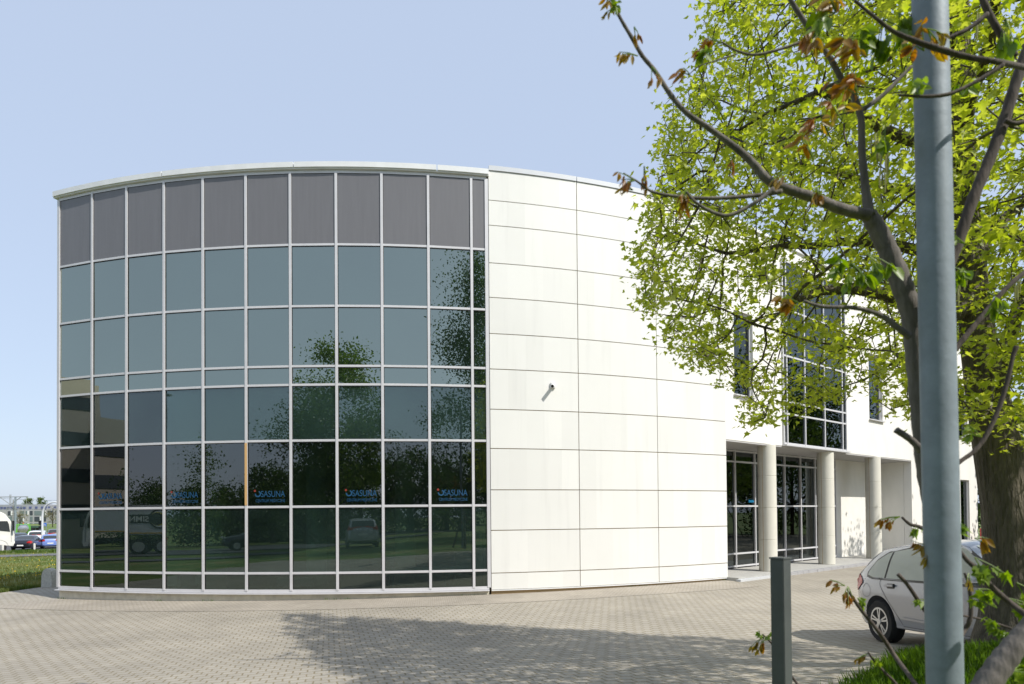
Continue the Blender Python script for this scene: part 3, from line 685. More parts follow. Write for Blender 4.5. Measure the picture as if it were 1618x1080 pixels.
def car(name, label, cat, loc, head, paint, K, pitch=0.0, detail=False, group=None, glass=None, plate=True, lights_on=False):
    root = thing(name, label, cat, loc, 0, group)
    root.rotation_mode = 'XYZ'; root.rotation_euler = (0, -pitch, head)
    g = glass or m_carglass
    nx, nv = (90, 30) if detail else (44, 18)
    L2 = K['L']/2
    T = lambda x: float(np.interp(x, topx, topz)); I = lambda nm, x: float(np.interp(x, [p[0] for p in K[nm]], [p[1] for p in K[nm]]))
    tl = smooth_line(K['top'], 160); order = np.argsort(tl[:, 0]); topx, topz = tl[order, 0], tl[order, 1]
    pls = smooth_line(K['plan'], 120); pls = pls[np.argsort(pls[:, 0])]
    def sect(x):
        w = float(np.interp(x, pls[:, 0], pls[:, 1])); t = T(x); b = I('bot', x); be = min(I('belt', x), t-.035)
        ro = max(.0, t-be-.1); wr_ = w-.05-ro*K['tum']
        P = [(0, b), (w*.86, b), (w*.955, b+.05), (w*.985, b+(be-b)*.30), (w, b+(be-b)*.62), (w*.982, be-.04), (w*.962, be)]
        if ro > .03:
            P += [(w*.962-(w*.962-wr_)*.5, be+(t-be)*.5), (wr_+.012, t-.10), (wr_-.04, t-.045), (wr_-.16, t-.014), (wr_*.45, t), (0, t+.004)]
        else:
            P += [(w*.95, be+.008), (w*.93, (be+t)/2), (w*.88, t-.014), (w*.78, t-.004), (w*.4, t+.01), (0, t+.014)]
        return smooth_line(P, nv)
    xs = np.concatenate([[-L2+.005], np.linspace(-L2+.02, L2-.02, nx), [L2-.003]])
    V = []; Fc = []
    for x in xs:
        s = sect(x)
        ring = [(x, p[0], p[1]) for p in s]+[(x, -p[0], p[1]) for p in s[-2:0:-1]]
        V += ring
    m = 2*nv-2
    for i in range(len(xs)-1):
        for k in range(m): Fc.append((i*m+k, i*m+(k+1) % m, (i+1)*m+(k+1) % m, (i+1)*m+k))
    Fc.append(tuple(range(m))); Fc.append(tuple((len(xs)-1)*m+k for k in range(m-1, -1, -1)))
    mb = MB(); mb.add(V, Fc); body = mb.build('body', paint, root, world=False, smooth=True, auto=50)
    # wheel arches cut from the body
    cut = MB()
    for wx in K['wb']:
        for sgn in (-1, 1): cut.lathe((wx, sgn*K['W']/2, K['wr']+.015), [(K['wr']+.055, -.26), (K['wr']+.055, .26)], 36, 'Y')
    co = cut.build('cut', m_under, None)
    co.matrix_world = root.matrix_basis; 
    bpy.context.view_layer.update()
    co.parent = root; co.matrix_parent_inverse = Matrix.Identity(4); co.matrix_basis = Matrix.Identity(4)
    bpy.context.view_layer.update()
    md = body.modifiers.new('b', 'BOOLEAN'); md.object = co; md.operation = 'DIFFERENCE'; md.solver = 'EXACT'
    dg = bpy.context.evaluated_depsgraph_get(); dg.update()
    me2 = bpy.data.meshes.new_from_object(body.evaluated_get(dg)); body.modifiers.clear()
    if len(me2.polygons) > 50: body.data = me2; body.data.name = 'body'
    bpy.data.objects.remove(co)
    if detail: body.data.set_sharp_from_angle(angle=R_(40))
    def ys(x, z):
        s = sect(x); j = int(np.argmax(s[:, 0] > .8*s[:, 0].max())); s = s[max(j-1, 1):]
        return float(np.interp(z, s[:, 1], s[:, 0]))
    def zt(x, y):
        s = sect(x); j = len(s)//2; s = s[j:][::-1]; return float(np.interp(abs(y), s[:, 0], s[:, 1]))
    def patch(nm, prof, mat, off, parent, label=None, m_=14, rows=6):
        X = [p[0] for p in prof]
        for sgn in (-1, 1):
            q = MB(); vs = []; fs = []
            for i in range(m_+1):
                x = X[0]+(X[-1]-X[0])*i/m_; lo = np.interp(x, X, [p[1] for p in prof]); hi = np.interp(x, X, [p[2] for p in prof])
                for j in range(rows+1):
                    z = lo+(hi-lo)*j/rows; vs.append((x, sgn*(ys(x, z)+off), z))
            for i in range(m_):
                for j in range(rows): a = i*(rows+1)+j; fs.append((a, a+1, a+rows+2, a+rows+1))
            q.add(vs, fs); q.build(nm, mat, parent, world=False, smooth=True, label=label)
    for pr in K['side']:
        if detail:
            fr = [(p[0], p[1]-.03, p[2]+.028) for p in pr]; fr[0] = (fr[0][0]-.035, pr[0][1]-.03, pr[0][2]+.005) ; fr[-1] = (fr[-1][0]+.03, pr[-1][1]-.03, pr[-1][2]+.012)
            patch('window_trim', fr, m_black, .004, body)
        patch('side_window', pr, g, .009, body)
    for nm, (a, b), fwd in (('windscreen', K['ws'], 1), ('rear_window', K['rw'], 0)):
        q = MB(); vs = []; fs = []
        for i in range(11):
            x = a+(b-a)*i/10; s = sect(x)
            yw = max(.35, (float(np.interp(x, pls[:, 0], pls[:, 1]))-.05-max(0, T(x)-I('belt', x)-.1)*K['tum'])-.10)
            for j in range(13):
                y = -yw+2*yw*j/12; vs.append((x, y, zt(x, y)+.01))
        for i in range(10):
            for j in range(12): c = i*13+j; fs.append((c, c+1, c+14, c+13))
        q.add(vs, fs); q.build(nm, g, body, world=False, smooth=True)
    lightm = m_tail
    rx = -L2
    zt0 = .62*K['top'][3][1]
    patch('tail_light', [(rx+.06, zt0+.06, zt0+.26), (rx+.16, zt0+.03, zt0+.30), (rx+.30, zt0+.10, zt0+.26), (rx+.40, zt0+.16, zt0+.2)], lightm, .012, body, m_=6, rows=3)
    for sgn in (-1, 1):                              # the rear face of each tail light, then the plate
        q = MB(); w = float(np.interp(rx+.05, pls[:, 0], pls[:, 1])); q.box((rx+.015, sgn*(w-.13), zt0+.15), (.06, .22, .15)); q.build('tail_light', lightm, body, world=False, bevel=.01)
        q = MB(); q.box((L2-.10, sgn*(w-.16), .66*K['top'][-3][1]/.66), (.16, .26, .11)); q.build('headlight', M('headlight_glass', (.6, .62, .65), .1), body, world=False, bevel=.015)
        q = MB(); q.box((.72, sgn*(K['W']/2+.06), K['belt'][3][1]+.07), (.12, .18, .12)); q.build('mirror', m_black if not detail else paint, body, world=False, bevel=.03)
    if plate:
        q = MB(); q.box((rx-.005, 0, .50*K['top'][3][1]), (.02, .50, .115)); q.build('number_plate', m_plate, body, world=False)
    for wx in K['wb']:
        for sgn in (-1, 1):
            wheel(root, wx, sgn*(K['W']/2-.115), K['wr'], sgn, simple=not detail)
    q = MB(); q.box((0, 0, .36), (K['L']*.72, K['W']*.62, .26)); q.build('underbody', m_under, root, world=False)
    if detail:
        def seam(pts, w=.007, nm='door_seam', mat=m_seam, off=.003):
            for sgn in (-1, 1):
                q = MB(); vs = []; fs = []; P = smooth_line(pts, 40)
                for i in range(40):
                    d = P[min(i+1, 39)]-P[max(i-1, 0)]; d = d/np.linalg.norm(d); nn = np.array([-d[1], d[0]])*w/2
                    for e in (-1, 1): x, z = P[i]+nn*e; vs.append((x, sgn*(ys(x, z)+off), z))
                q.add(vs, [(2*i, 2*i+1, 2*i+3, 2*i+2) for i in range(39)]); q.build(nm, mat, body, world=False)
        seam([(-.065, 1.36), (-.07, .9), (-.06, .6), (-.04, .30)])
        seam([(-1.10, .945), (-1.16, .86), (-1.05, .70), (-.86, .48), (-.72, .30)])
        seam([(-1.5, 1.0), (-1.32, .93), (-1.10, .945)], .006)
        seam([(.93, .86), (.96, .6), (.93, .30)])
        seam([(-.72, .285), (0, .275), (.93, .285)], .006)
        seam([(-.72, .40), (-.05, .37), (.9, .33)], .03, 'sill_crease', paint, .012)
        seam([(-1.62, .80), (-1.52, .86), (-1.42, .80), (-1.42, .70), (-1.52, .66), (-1.62, .70), (-1.62, .80)], .005, 'fuel_cap_seam')
        for sgn in (-1, 1):
            for hx, hz in ((-.90, .83), (.10, .80)):
                y = ys(hx, hz)
                q = MB(); q.box((hx-.0, sgn*(y+.004), hz), (.17, .02, .07)); q.build('handle_recess', m_black, body, world=False, bevel=.009)
                q = MB(); q.box((hx-.01, sgn*(y+.028), hz+.008), (.21, .028, .034)); q.build('door_handle', paint, body, world=False, bevel=.012)
    return root

m_silver = M('silver_paint', (.40, .41, .445), .22, .4, coat=.6)
m_sglass = glassmat('hatchback_glass', .06, (.62, .68, .62)); 
m_sglass = M('hatchback_glass', (.36, .39, .34), .06, 0, spec=.8)
PTC = math.atan(.095)
cy0 = 7.56; zr = gz1(5.4, 8.8)+.0
car('parked_hatchback', 'silver five-door hatchback parked behind the grey lamp pole and the tree trunk', 'car', (6.19, cy0, zr+1.24*math.tan(PTC)-.01), R_(-90), m_silver, HATCH, pitch=PTC, detail=True, glass=m_sglass)

def gloc(px, Y): 
    X = (px-809)/F*Y; return (X, Y, gz1(X, Y)+.05)
hd = lambda c, s: math.atan2(s, c)
car('parked_car', 'black sedan with red tail lights queuing beside the white truck cab', 'car', gloc(45, 60), hd(-.40, .92), M('black_paint', (.012, .013, .02), .2, coat=.8), SEDAN)
car('parked_car', 'light blue hatchback seen from behind at the edge of the glass wall', 'car', gloc(80, 63), hd(-.60, .80), M('blue_paint', (.16, .24, .55), .3, coat=.5), HATCH)
car('parked_car', 'white estate car with roof rails between the black sedan and the blue car', 'car', gloc(61, 70), hd(-.52, .85), M('white_paint', (.75, .75, .76), .3, coat=.5), SUV)
car('parked_car', 'dark grey-blue car mostly hidden behind the black sedan', 'car', gloc(28, 70), hd(-.75, .66), M('slate_paint', (.09, .11, .16), .3, coat=.5), SEDAN)
car('parked_car', 'dark car with a red brake light behind the blue hatchback', 'car', gloc(87, 78), hd(-.65, .76), M('dark_paint', (.03, .02, .03), .3, coat=.5), SUV)
# cars that show in the glass
car('parked_car', 'orange-red hatchback mirrored in the glass beside the mirrored truck', 'car', (-35.6, -6.6, gz1(-35.6, -6.6)+.06), hd(-.69, .72), M('orange_paint', (.6, .07, .015), .3, coat=.5), HATCH)
car('parked_car', 'black car mirrored low in the glass beside the inner column', 'car', (-24.5, -10.5, gz1(-24.5, -10.5)+.06), hd(-.69, .72), M('graphite_paint', (.03, .03, .035), .25, coat=.5), SUV)
car('parked_car', 'pale silver car mirrored in the middle of the glass wall', 'car', (-7.2, -7, gz1(-7.2, -7)+.02), hd(-.2, -1), M('pale_silver_paint', (.45, .46, .48), .3, .3, coat=.5), SUV)

m_truck = M('truck_white', (.72, .71, .66), .45, var=.08, vscale=2)
def truck(label, loc, head, body_label=None, writing=False, length=9.6):
    r = thing('truck', label, 'truck', loc, head)
    # cab: x forward; cab from x=0 (rear) to 2.3 (front), y +-1.25
    P = [(0, .9), (2.25, .55), (2.36, .75), (2.38, 1.5), (2.30, 2.05), (2.12, 2.75), (1.95, 3.0), (1.75, 3.35), (1.2, 3.62), (.5, 3.70), (0, 3.65)]
    mb = MB(); mb.prism([(x, -1.24, z) for x, z in P], (0, 2.48, 0)); cab = mb.build('cab', m_truck, r, world=False, bevel=.06)
    for sg in (-1, 1):
        y = sg*1.25
        q = MB(); q.prism([(1.15, y, 1.95), (2.08, y, 1.82), (2.0, y, 2.45), (1.9, y, 2.72), (1.15, y, 2.72)], (0, sg*.012, 0)); q.build('side_window', m_carglass, cab, world=False)
        q = MB(); q.box((2.28, sg*1.52, 2.32), (.14, .22, .85)); q.box((2.22, sg*1.36, 2.7), (.06, .3, .05)); q.box((2.25, sg*1.36, 1.95), (.06, .3, .05)); q.build('mirror', m_black, cab, world=False, bevel=.02)
        q = MB(); q.box((1.12, y, 1.75), (.012, .012, 2.0)); q.box((2.16, y, 1.55), (.012, .012, 1.2)); q.box((1.3, y, 1.45), (.16, .02, .05)); q.build('door_seam', m_seam, cab, world=False)
        q = MB(); q.box((2.36, sg*1.0, .92), (.08, .38, .2)); q.build('headlight', m_plate, cab, world=False, bevel=.02)
    q = MB(); q.prism([(2.19, -1.1, 1.98), (2.19, 1.1, 1.98), (2.03, 1.05, 2.72), (2.03, -1.05, 2.72)], (.16, 0, .03)); q.build('windscreen', m_carglass, cab, world=False)
    q = MB()
    for z in (1.65, 1.35, 1.1, .75): q.box((2.385, 0, z), (.03, 1.5, .12))
    q.build('grille', m_black, cab, world=False)
    xb = -length+2.3
    q = MB(); q.box(((xb+.2)/2, 0, .82), (-xb+1.2, .9, .22)); q.build('chassis', m_under, r, world=False)
    # tipper body with sloped front and rounded lower edge
    B = [(-.35, 1.35), (-.62, 3.15), (xb+.0, 3.35), (xb-.1, 1.3)]
    q = MB(); q.prism([(x, -1.25, z) for x, z in B], (0, 2.5, 0)); bd = q.build('load_body', M('trailer_white', (.60, .61, .63), .5, var=.05, vscale=1), r, world=False, bevel=.03)
    q = MB(); q.box(((xb-.45)/2, -1.262, 1.42), (-xb-.5, .015, .07)); q.box(((xb-.45)/2, 1.262, 1.42), (-xb-.5, .015, .07)); q.build('yellow_stripe', M('stripe_yellow', (.65, .38, .03), .5), bd, world=False)
    if writing:
        q = MB(); y = -1.262; q.box((xb+2.35, y, 2.35), (2.7, .014, .55)); q.build('name_band', m_black, bd, world=False)
        q = MB(); put_text(q, 'SIMNAT', .5, 1.75, Vector((xb+1.5, y-.012, 2.17)), Vector((1, 0, 0)), UZ, .01); q.build('name_lettering', m_plate, bd, world=False)
        for rr, mt, dx, yo in ((.62, m_black, -.05, .010), (.54, m_plate, -.08, .016), (.44, M('emblem_yellow', (.7, .55, .03), .5), .04, .022), (.40, m_black, .08, .028)):
            q = MB(); q.lathe((xb+.95+dx, y-yo, 2.35), [(rr, -.003), (rr, .003)], 32, 'Y'); q.build('emblem', mt, bd, world=False)
    for x in (1.35, xb+2.1, xb+.75):
        for sg in (-1, 1):
            wheel(r, x, sg*1.08, .52, sg, w=.3, simple=True)
            q = MB(); vs = []
            pts = [(x+.64*math.cos(a), sg*1.1, .52+.64*math.sin(a)) for a in np.linspace(.15, math.pi-.15, 12)]
            for p in pts: vs += [(p[0], p[1]-.17, p[2]), (p[0], p[1]+.17, p[2])]
            q.add(vs, [(2*i, 2*i+1, 2*i+3, 2*i+2) for i in range(11)]); q.build('mudguard', m_under, r, world=False)
    return r
tx = at(27, 873, 52); hx = (.74, .67)
a_ = math.atan2(hx[1], hx[0]); g0 = gz1(tx.x, 52)+.05
truck('white truck whose cab and mirror stand at the left edge of the photo', (tx.x-2.6*math.cos(a_), 52-2.6*math.sin(a_), g0), a_)
a2 = math.atan2(.72, -.69)
truck('white tipper truck with black lettering mirrored in the lower left panes', (-38.5, 3.4, gz1(-37, 1.7)+.06), a2, writing=True, length=11.3)

# green-framed tank vehicle behind the cars
p = gloc(37, 88); b_ = math.atan2(.78, -.62); t = thing('tank_truck', 'green framed truck with a round silver tank behind the queue of cars', 'truck', p, b_)
q = MB(); q.lathe((-1, 0, 2.35), [(.3, -2.6), (.95, -2.45), (1.12, -2.2), (1.12, 2.2), (.95, 2.45), (.3, 2.6)], 32, 'X'); q.build('tank', M('polished_steel', (.55, .55, .56), .22, .9), t, world=False, smooth=True, auto=40)
m_green = M('green_paint', (.12, .42, .06), .45)
for sg in (-1, 1):
    q = MB(); q.tube([(-3.75, sg*1.5, .6), (-3.75, sg*1.32, 3.4)], .09, 8); q.tube([(-3.75, sg*1.32, 3.4), (-.4, sg*1.32, 3.4), (1.6, sg*1.4, 3.0)], .08, 8); q.tube([(1.6, sg*1.4, 3.0), (1.6, sg*1.4, .7)], .08, 8); q.build('side_frame', m_green, t, world=False)
q = MB(); q.box((-3.75, 0, .75), (.25, 3.0, .35)); q.box((-3.75, 0, 3.42), (.16, 2.7, .14)); q.build('rear_beam', m_green, t, world=False)
q = MB(); q.tube([(-3.7, 0, 3.49), (-3.7, 0, 3.75)], .12, 10); q.build('beacon', M('beacon_orange', (.7, .2, .03), .3), t, world=False)
q = MB(); q.box((0, 0, .8), (7.2, 1.0, .3)); q.build('chassis', m_under, t, world=False)
q = MB(); q.box((3.1, 0, 1.9), (1.8, 2.4, 2.4)); q.build('cab', m_green, t, world=False, bevel=.1)
for x in (-2.6, -1.4, 2.9):
    for sg in (-1, 1): wheel(t, x, sg*1.1, .5, sg, w=.3, simple=True)

t.scale = (.55, .55, .66)
# ------------------------------------------------------------------ street furniture, left background
m_galv = M('galvanised_steel', (.215, .255, .285), .6, .15, var=.16, vscale=9, bump=.08, bscale=30)
m_conc = M('concrete_post', (.55, .54, .49), .9, var=.2, vscale=20, bump=.3, bscale=60)
def gp(px, Y): X = (px-809)/F*Y; return Vector((X, Y, gz1(X, Y)))
p = at(78.5, 928, 19.3); p.z = gz1(p.x, p.y)
t = tag(None, None) if False else None
q = MB(); h = .64; pts = [(-.20, 0), (-.19, h*.55), (-.165, h*.8), (-.10, h*.96), (0, h), (.10, h*.96), (.165, h*.8), (.19, h*.55), (.20, 0)]
q.prism([(p.x+x, p.y-.13, p.z+z-.03) for x, z in pts], (0, .26, 0))
tag(q.build('bollard', m_conc, None, bevel=.03, smooth=True, auto=50), 'rounded concrete bollard on the lawn edge at the left end of the glass wall', 'bollard')
for px, Y, lb in ((4.5, 50, 'grey concrete post on the verge in front of the truck wheel'), (54.5, 50, 'grey concrete post on the verge in front of the black sedan')):
    p = gp(px, Y); q = MB(); q.lathe(p, [(.075, -.1), (.075, .72), (.05, .76)], 12)
    tag(q.build('verge_post', m_conc, None, smooth=True, auto=40), lb, 'post', 'posts along the verge')
# arched street lamp
p = gp(67, 66); t = thing('street_lamp', 'pale street lamp with a curved arm arching towards the building', 'street lamp', tuple(p))
sc_ = 66/F; m_pale = M('pale_paint', (.62, .64, .64), .5)
pts = [p]+[at(x, y, 66) for x, y in ((67, 845), (67, 815), (68, 807), (71, 800), (76, 796), (82, 793.5), (88, 793))]+[at(93, 794, 66)]
q = MB(); q.tube(pts, [.13, .11, .1, .09, .09, .085, .08, .08, .08], 10); q.build('pole', m_pale, t, smooth=True)
q = MB(); q.box(at(89, 797.3, 66), (.7, .25, .14)); q.build('lamp_head', m_pale, t, bevel=.03)
# pedestrian sign
p = gp(72.5, 68); t = thing('road_sign', 'blue square pedestrian crossing sign on a thin post beside the street lamp', 'sign', tuple(p))
c = at(71, 828.5, 68); q = MB(); q.tube([p, c+Vector((.1, .05, .3))], .035, 8); q.build('post', m_galv, t)
q = MB(); q.box(c, (.40*.9, .03, .36)); q = MB(); q.box(c, (.34, .03, .34)); pl_ = q.build('panel', M('sign_blue', (.02, .16, .62), .5), t)
q = MB(); q.add([c+Vector((-.11, -.02, -.10)), c+Vector((.11, -.02, -.10)), c+Vector((0, -.02, .11))], [(0, 1, 2)]); q.build('white_triangle', m_plate, pl_)
q = MB(); q.box(c+Vector((0, -.025, -.03)), (.025, .004, .10)); q.box(c+Vector((-.01, -.025, -.075)), (.02, .004, .05), (Vector((.8, 0, .6)), Vector((0, 1, 0)), Vector((-.6, 0, .8)))); q.build('pictogram', m_black, pl_)
# traffic lights
p = gp(64, 70); t = thing('traffic_light', 'dark traffic signal heads on a post left of the blue sign', 'traffic light', tuple(p))
q = MB(); q.tube([p, at(64, 822, 70)], .05, 8); q.build('post', m_galv, t)
for y0, y1 in ((822, 829), (831, 836)):
    a = at(63.6, y0, 69.8); b = at(63.6, y1, 69.8); q = MB(); q.box((a+b)/2, (.26, .25, (a-b).z)); hdd = q.build('signal_head', m_black, t, bevel=.03)
    q = MB(); q.tube([(a+b)/2+Vector((0, -.13, .1)), (a+b)/2+Vector((0, -.2, .1))], .07, 10); q.build('visor', m_black, hdd)
# tram overhead line mast
p = gp(24, 110); t = thing('tram_mast', 'grey overhead line mast with a wide cross beam above the cars', 'mast', tuple(p))
q = MB(); q.tube([p, at(24.5, 785, 110)], [.22, .14], 8); q.build('pole', m_galv, t)
q = MB()
for x in (15.5, 17.3): q.tube([at(x, 781, 110), at(x, 797, 110)], .05, 6)
q.tube([at(-25, 785.2, 110), at(44.5, 784.4, 110)], .07, 6)
q.tube([at(16.5, 797, 110), at(0, 785, 110)], .06, 6); q.tube([at(16.5, 797, 110), at(33, 785, 110)], .06, 6)
q.tube([at(10, 803, 110), at(30, 803.5, 110), at(37, 800, 110), at(42.5, 800, 110), at(43.5, 806, 110)], .06, 6); q.tube([at(10, 806, 110), at(14, 801, 110), at(0, 800, 110)], .05, 6)
q.tube([at(42, 785, 110), at(42, 800, 110)], .04, 6)
q.tube([at(21, 789, 110), at(20.5, 850, 110)], .09, 6)
for k in range(5): q.box(at(21+k*.8, 800+k*1.1, 110), (.35, .3, .18))
q.build('cross_beam', M('mast_steel', (.27, .28, .28), .6, .2), t)
for yy, lb in ((788, 'upper'), (803, 'lower')):
    q = MB(); q.tube([at(-60, yy+3, 112), at(0, yy-.8, 112), at(44, yy+1, 112), at(95, yy+3, 112)], .02, 5)
    tag(q.build('overhead_wire', m_dark, None), lb+' overhead wire crossing the tram mast', 'wire')
# bus shelter and hedge behind the cars
p = gp(57, 100); t = thing('tram_shelter', 'dark green roofed shelter behind the white estate car', 'shelter', tuple(p))
q = MB(); a = at(48, 832, 100); b = at(64, 832, 100); q.box((a+b)/2, ((b-a).x, 1.6, .3)); q.build('roof', M('shelter_green', (.05, .10, .07), .5), t)
for x in (49, 56, 63):
    q = MB(); q.tube([at(x, 832, 100), gp(x, 100)], .06, 6); q.build('post', m_galv, t)
q = MB(); c = (at(48, 833, 100.8)+at(64, 846, 100.8))/2; q.box(c, ((b-a).x*.96, .05, 1.5)); q.build('back_panel', M('dark_panel', (.06, .05, .05), .4), t)

# far office block
p = gp(40, 300); t = thing('distant_office', 'long grey office block with rows of windows far behind the traffic', 'building', tuple(p))
ox0, ox1 = (-70-809)/F*300, (112-809)/F*300; zt_ = at(40, 805, 300).z; g3 = gz1(-250, 300)
m_off = M('pale_grey_facade', (.36, .36, .36), .8, var=.05, vscale=.3)
q = MB(); q.box(((ox0+ox1)/2, 307, (zt_+g3)/2), (ox1-ox0, 14, zt_-g3)); q.build('wall', m_off, t)
q = MB(); z0 = at(40, 796.5, 300).z; xe = at(69, 796, 302).x; q.box(((ox0+xe)/2, 308, (zt_+z0)/2-.0), (xe-ox0, 10, z0-zt_)); x2 = at(84, 795, 302).x; q.box((x2+4, 308, (zt_+z0)/2+.2), (7, 9, z0-zt_+.4)); q.build('roof_storey', M('metal_cladding', (.30, .31, .33), .6), t)
m_win = M('office_window', (.16, .20, .20), .15); m_wind = M('office_window_dark', (.05, .06, .07), .15); m_wpan = M('white_panel', (.75, .75, .74), .7); m_blu = M('blue_grey_window', (.09, .11, .22), .2)
x = ox0+1; k = 0
while x < ox1-2:
    w_ = rnd.choice([1.5, 2.4, 3.2, 4.0])
    for f_, (ya, yb) in enumerate(((806.8, 813.5), (816, 823.5), (826, 832))):
        za, zb = at(60, ya, 299.8).z, at(60, yb, 299.8).z
        if rnd.random() < .9:
            q = MB(); q.box((x+w_/2, 299.95, (za+zb)/2), (w_*.86, .2, za-zb)); wdw = q.build('window', m_wind if rnd.random() < .35 else m_win, t)
            if rnd.random() < .35: q = MB(); q.box((x+w_*.9, 299.75, (za+zb)/2), (w_*.26, .25, za-zb)); q.build('white_panel', m_wpan, wdw)
    k += 1
    x += w_+.6
q = MB(); x = ox0
while x < ox1-1:
    q.box((x+.8, 302.9 if x < xe else 302.9, (at(40, 801.5, 300).z)), (1.1, .3, 1.0)); x += 1.7 if rnd.random() < .8 else 3.0
q.build('clerestory_window', m_blu, t)

# ------------------------------------------------------------------ near furniture
px_, zb = 1481, None
b0 = at(1493, 1080, 2.0); t0 = at(1469, 0, 2.0); dirp = (t0-b0).normalized()
b0 = b0-dirp*((b0.z-gz1(b0.x, 2.0))/dirp.z); top = b0+dirp*6.2
t = thing('lamp_pole', 'galvanised grey lamp pole standing in front of the silver car', 'lamp pole', tuple(b0))
q = MB(); q.tube([b0-dirp*.2, b0+dirp*1.0, top], [.0535, .0525, .050], 40); q.build('pole', m_galv, t, smooth=True, auto=40)
q = MB(); q.tube([top, top+Vector((-.1, .1, .3)), top+Vector((-.6, .7, .55))], .03, 12); arm = q.build('arm', m_galv, t, smooth=True)
q = MB(); q.box(top+Vector((-.8, .93, .6)), (.22, .6, .1), (Vector((.76, .65, 0)), Vector((-.65, .76, 0)), UZ)); q.build('lamp_head', m_galv, t, bevel=.03)
# square metal post
c = at(1233, 882, 3.0); zg = gz1(c.x, c.y); t = thing('metal_post', 'dark grey square metal post standing at the paving edge', 'post', (c.x, c.y, zg))
an = R_(-54); ax = (Vector((math.cos(an), math.sin(an), 0)), Vector((-math.sin(an), math.cos(an), 0)), UZ)
m_post = M('dark_grey_paint', (.075, .082, .085), .5, 0, var=.15, vscale=6)
q = MB(); q.box((c.x, c.y, (c.z-.004+zg-.1)/2), (.07, .07, c.z-zg+.1), ax); q.build('shaft', m_post, t, bevel=.003)
q = MB(); q.box((c.x, c.y, c.z+.002), (.076, .076, .008), ax); q.build('cap', m_post, t)
for yy in (925, 1055):
    pb = Vector((c.x, c.y, at(1220, yy, 3.0).z))-ax[0]*.037; q = MB(); q.tube([pb, pb-ax[0]*.008], .009, 8); q.build('bolt', m_dark, t)
# red marker post and hedge beyond the wing
c = at(1552, 855, 30); q = MB(); q.box((c.x, c.y, gz1(c.x, 30)+.5), (.12, .12, 1.0)); q.box((c.x, c.y, gz1(c.x, 30)+1.02), (.14, .14, .06))
tag(q.build('marker_post', M('marker_red', (.45, .03, .03), .5), None), 'small red marker post at the far corner of the white wing', 'post')

# ------------------------------------------------------------------ vegetation
MAPLE = np.array([(0, 0), (.16, .05), (.46, -.02), (.36, .2), (.5, .42), (.26, .44), (.14, .62), (0, 1.0), (-.14, .62), (-.26, .44), (-.5, .42), (-.36, .2), (-.46, -.02), (-.16, .05)])
SIMPLE = np.array([(0, 0), (.28, .3), (.25, .65), (0, 1), (-.25, .65), (-.28, .3)])
LANCE = np.array([(0, 0), (.15, .22), (.19, .5), (.12, .78), (0, 1), (-.12, .78), (-.19, .5), (-.15, .22)])
def leaf_mesh(name, pos, ax, nor, size, shape, mat, parent, fold=.25):
    """pos (N,3), ax leaf axis, nor normal"""
    ax = ax/np.linalg.norm(ax, axis=1, keepdims=True)
    nor = nor-ax*np.sum(nor*ax, 1, keepdims=True); nor /= np.maximum(np.linalg.norm(nor, axis=1, keepdims=True), 1e-6)
    sd = np.cross(ax, nor)
    n = len(shape); sx, sy = shape[:, 0], shape[:, 1]
    V = pos[:, None, :]+size[:, None, None]*(sd[:, None, :]*sx[None, :, None]+ax[:, None, :]*sy[None, :, None]+nor[:, None, :]*(np.abs(sx)*fold-.18*sy*sy)[None, :, None])
    half = n//2
    faces = [list(range(0, half+1)), [0]+list(range(half, n))]
    return np_mesh(name, V.reshape(-1, 3), n, mat, parent, True, faces)
def rand_dirs(n): 
    v = NP.normal(size=(n, 3)); return v/np.linalg.norm(v, axis=1, keepdims=True)

def colonise(nodes, parents, attr, D=.17, di=1.6, dk=.32, iters=140, grav=0.0):
    nodes = [np.array(p, float) for p in nodes]; parents = list(parents)
    A = np.array(attr, float); N = np.array(nodes)
    best = np.full(len(A), 1e9); bi = np.zeros(len(A), int)
    def upd(st):
        nonlocal best, bi
        for s in range(st, len(nodes), 400):
            blk = np.array(nodes[s:s+400]); d = np.linalg.norm(A[:, None, :]-blk[None], axis=2); j = d.argmin(1); dm = d[np.arange(len(A)), j]
            u = dm < best; best[u] = dm[u]; bi[u] = j[u]+s
    upd(0)
    for it in range(iters):
        keep = best > dk; A = A[keep]; best = best[keep]; bi = bi[keep]
        if not len(A): break
        act = best < di
        if not act.any(): break
        st = len(nodes); idx = bi[act]; dirs = A[act]-np.array(nodes)[idx]; dirs /= np.linalg.norm(dirs, axis=1, keepdims=True)
        for u in np.unique(idx):
            v = dirs[idx == u].sum(0)+NP.normal(size=3)*.25; v[2] -= grav
            n_ = np.linalg.norm(v)
            if n_ < 1e-3: continue
            q = nodes[u]+v/n_*D
            nodes.append(q); parents.append(u)
        upd(st)
        if len(nodes) > 16000: break
    return np.array(nodes), parents
def branch_mesh(name, nodes, parents, rad, mat, parent, minr=0.0, nside=6):
    n = len(nodes); kids = [[] for _ in range(n)]
    for i, p in enumerate(parents):
        if p >= 0: kids[p].append(i)
    mb = MB(); done = set()
    stack = [(i, -1) for i, p in enumerate(parents) if p < 0]
    while stack:
        i, pa = stack.pop(); ch = ([pa] if pa >= 0 else [])+[i]
        while kids[ch[-1]]:
            k = sorted(kids[ch[-1]], key=lambda j: -rad[j]); 
            for o in k[1:]: stack.append((o, ch[-1]))
            ch.append(k[0])
        if len(ch) < 2: continue
        rr = [rad[j] for j in ch]
        if pa >= 0: rr[0] = min(rad[pa], rr[1]*1.25)
        if max(rr) < minr: continue
        mb.tube([Vector(nodes[j]) for j in ch], rr, nside if max(rr) < .05 else 14, cap=True)
    return mb.build(name, mat, parent, smooth=True)
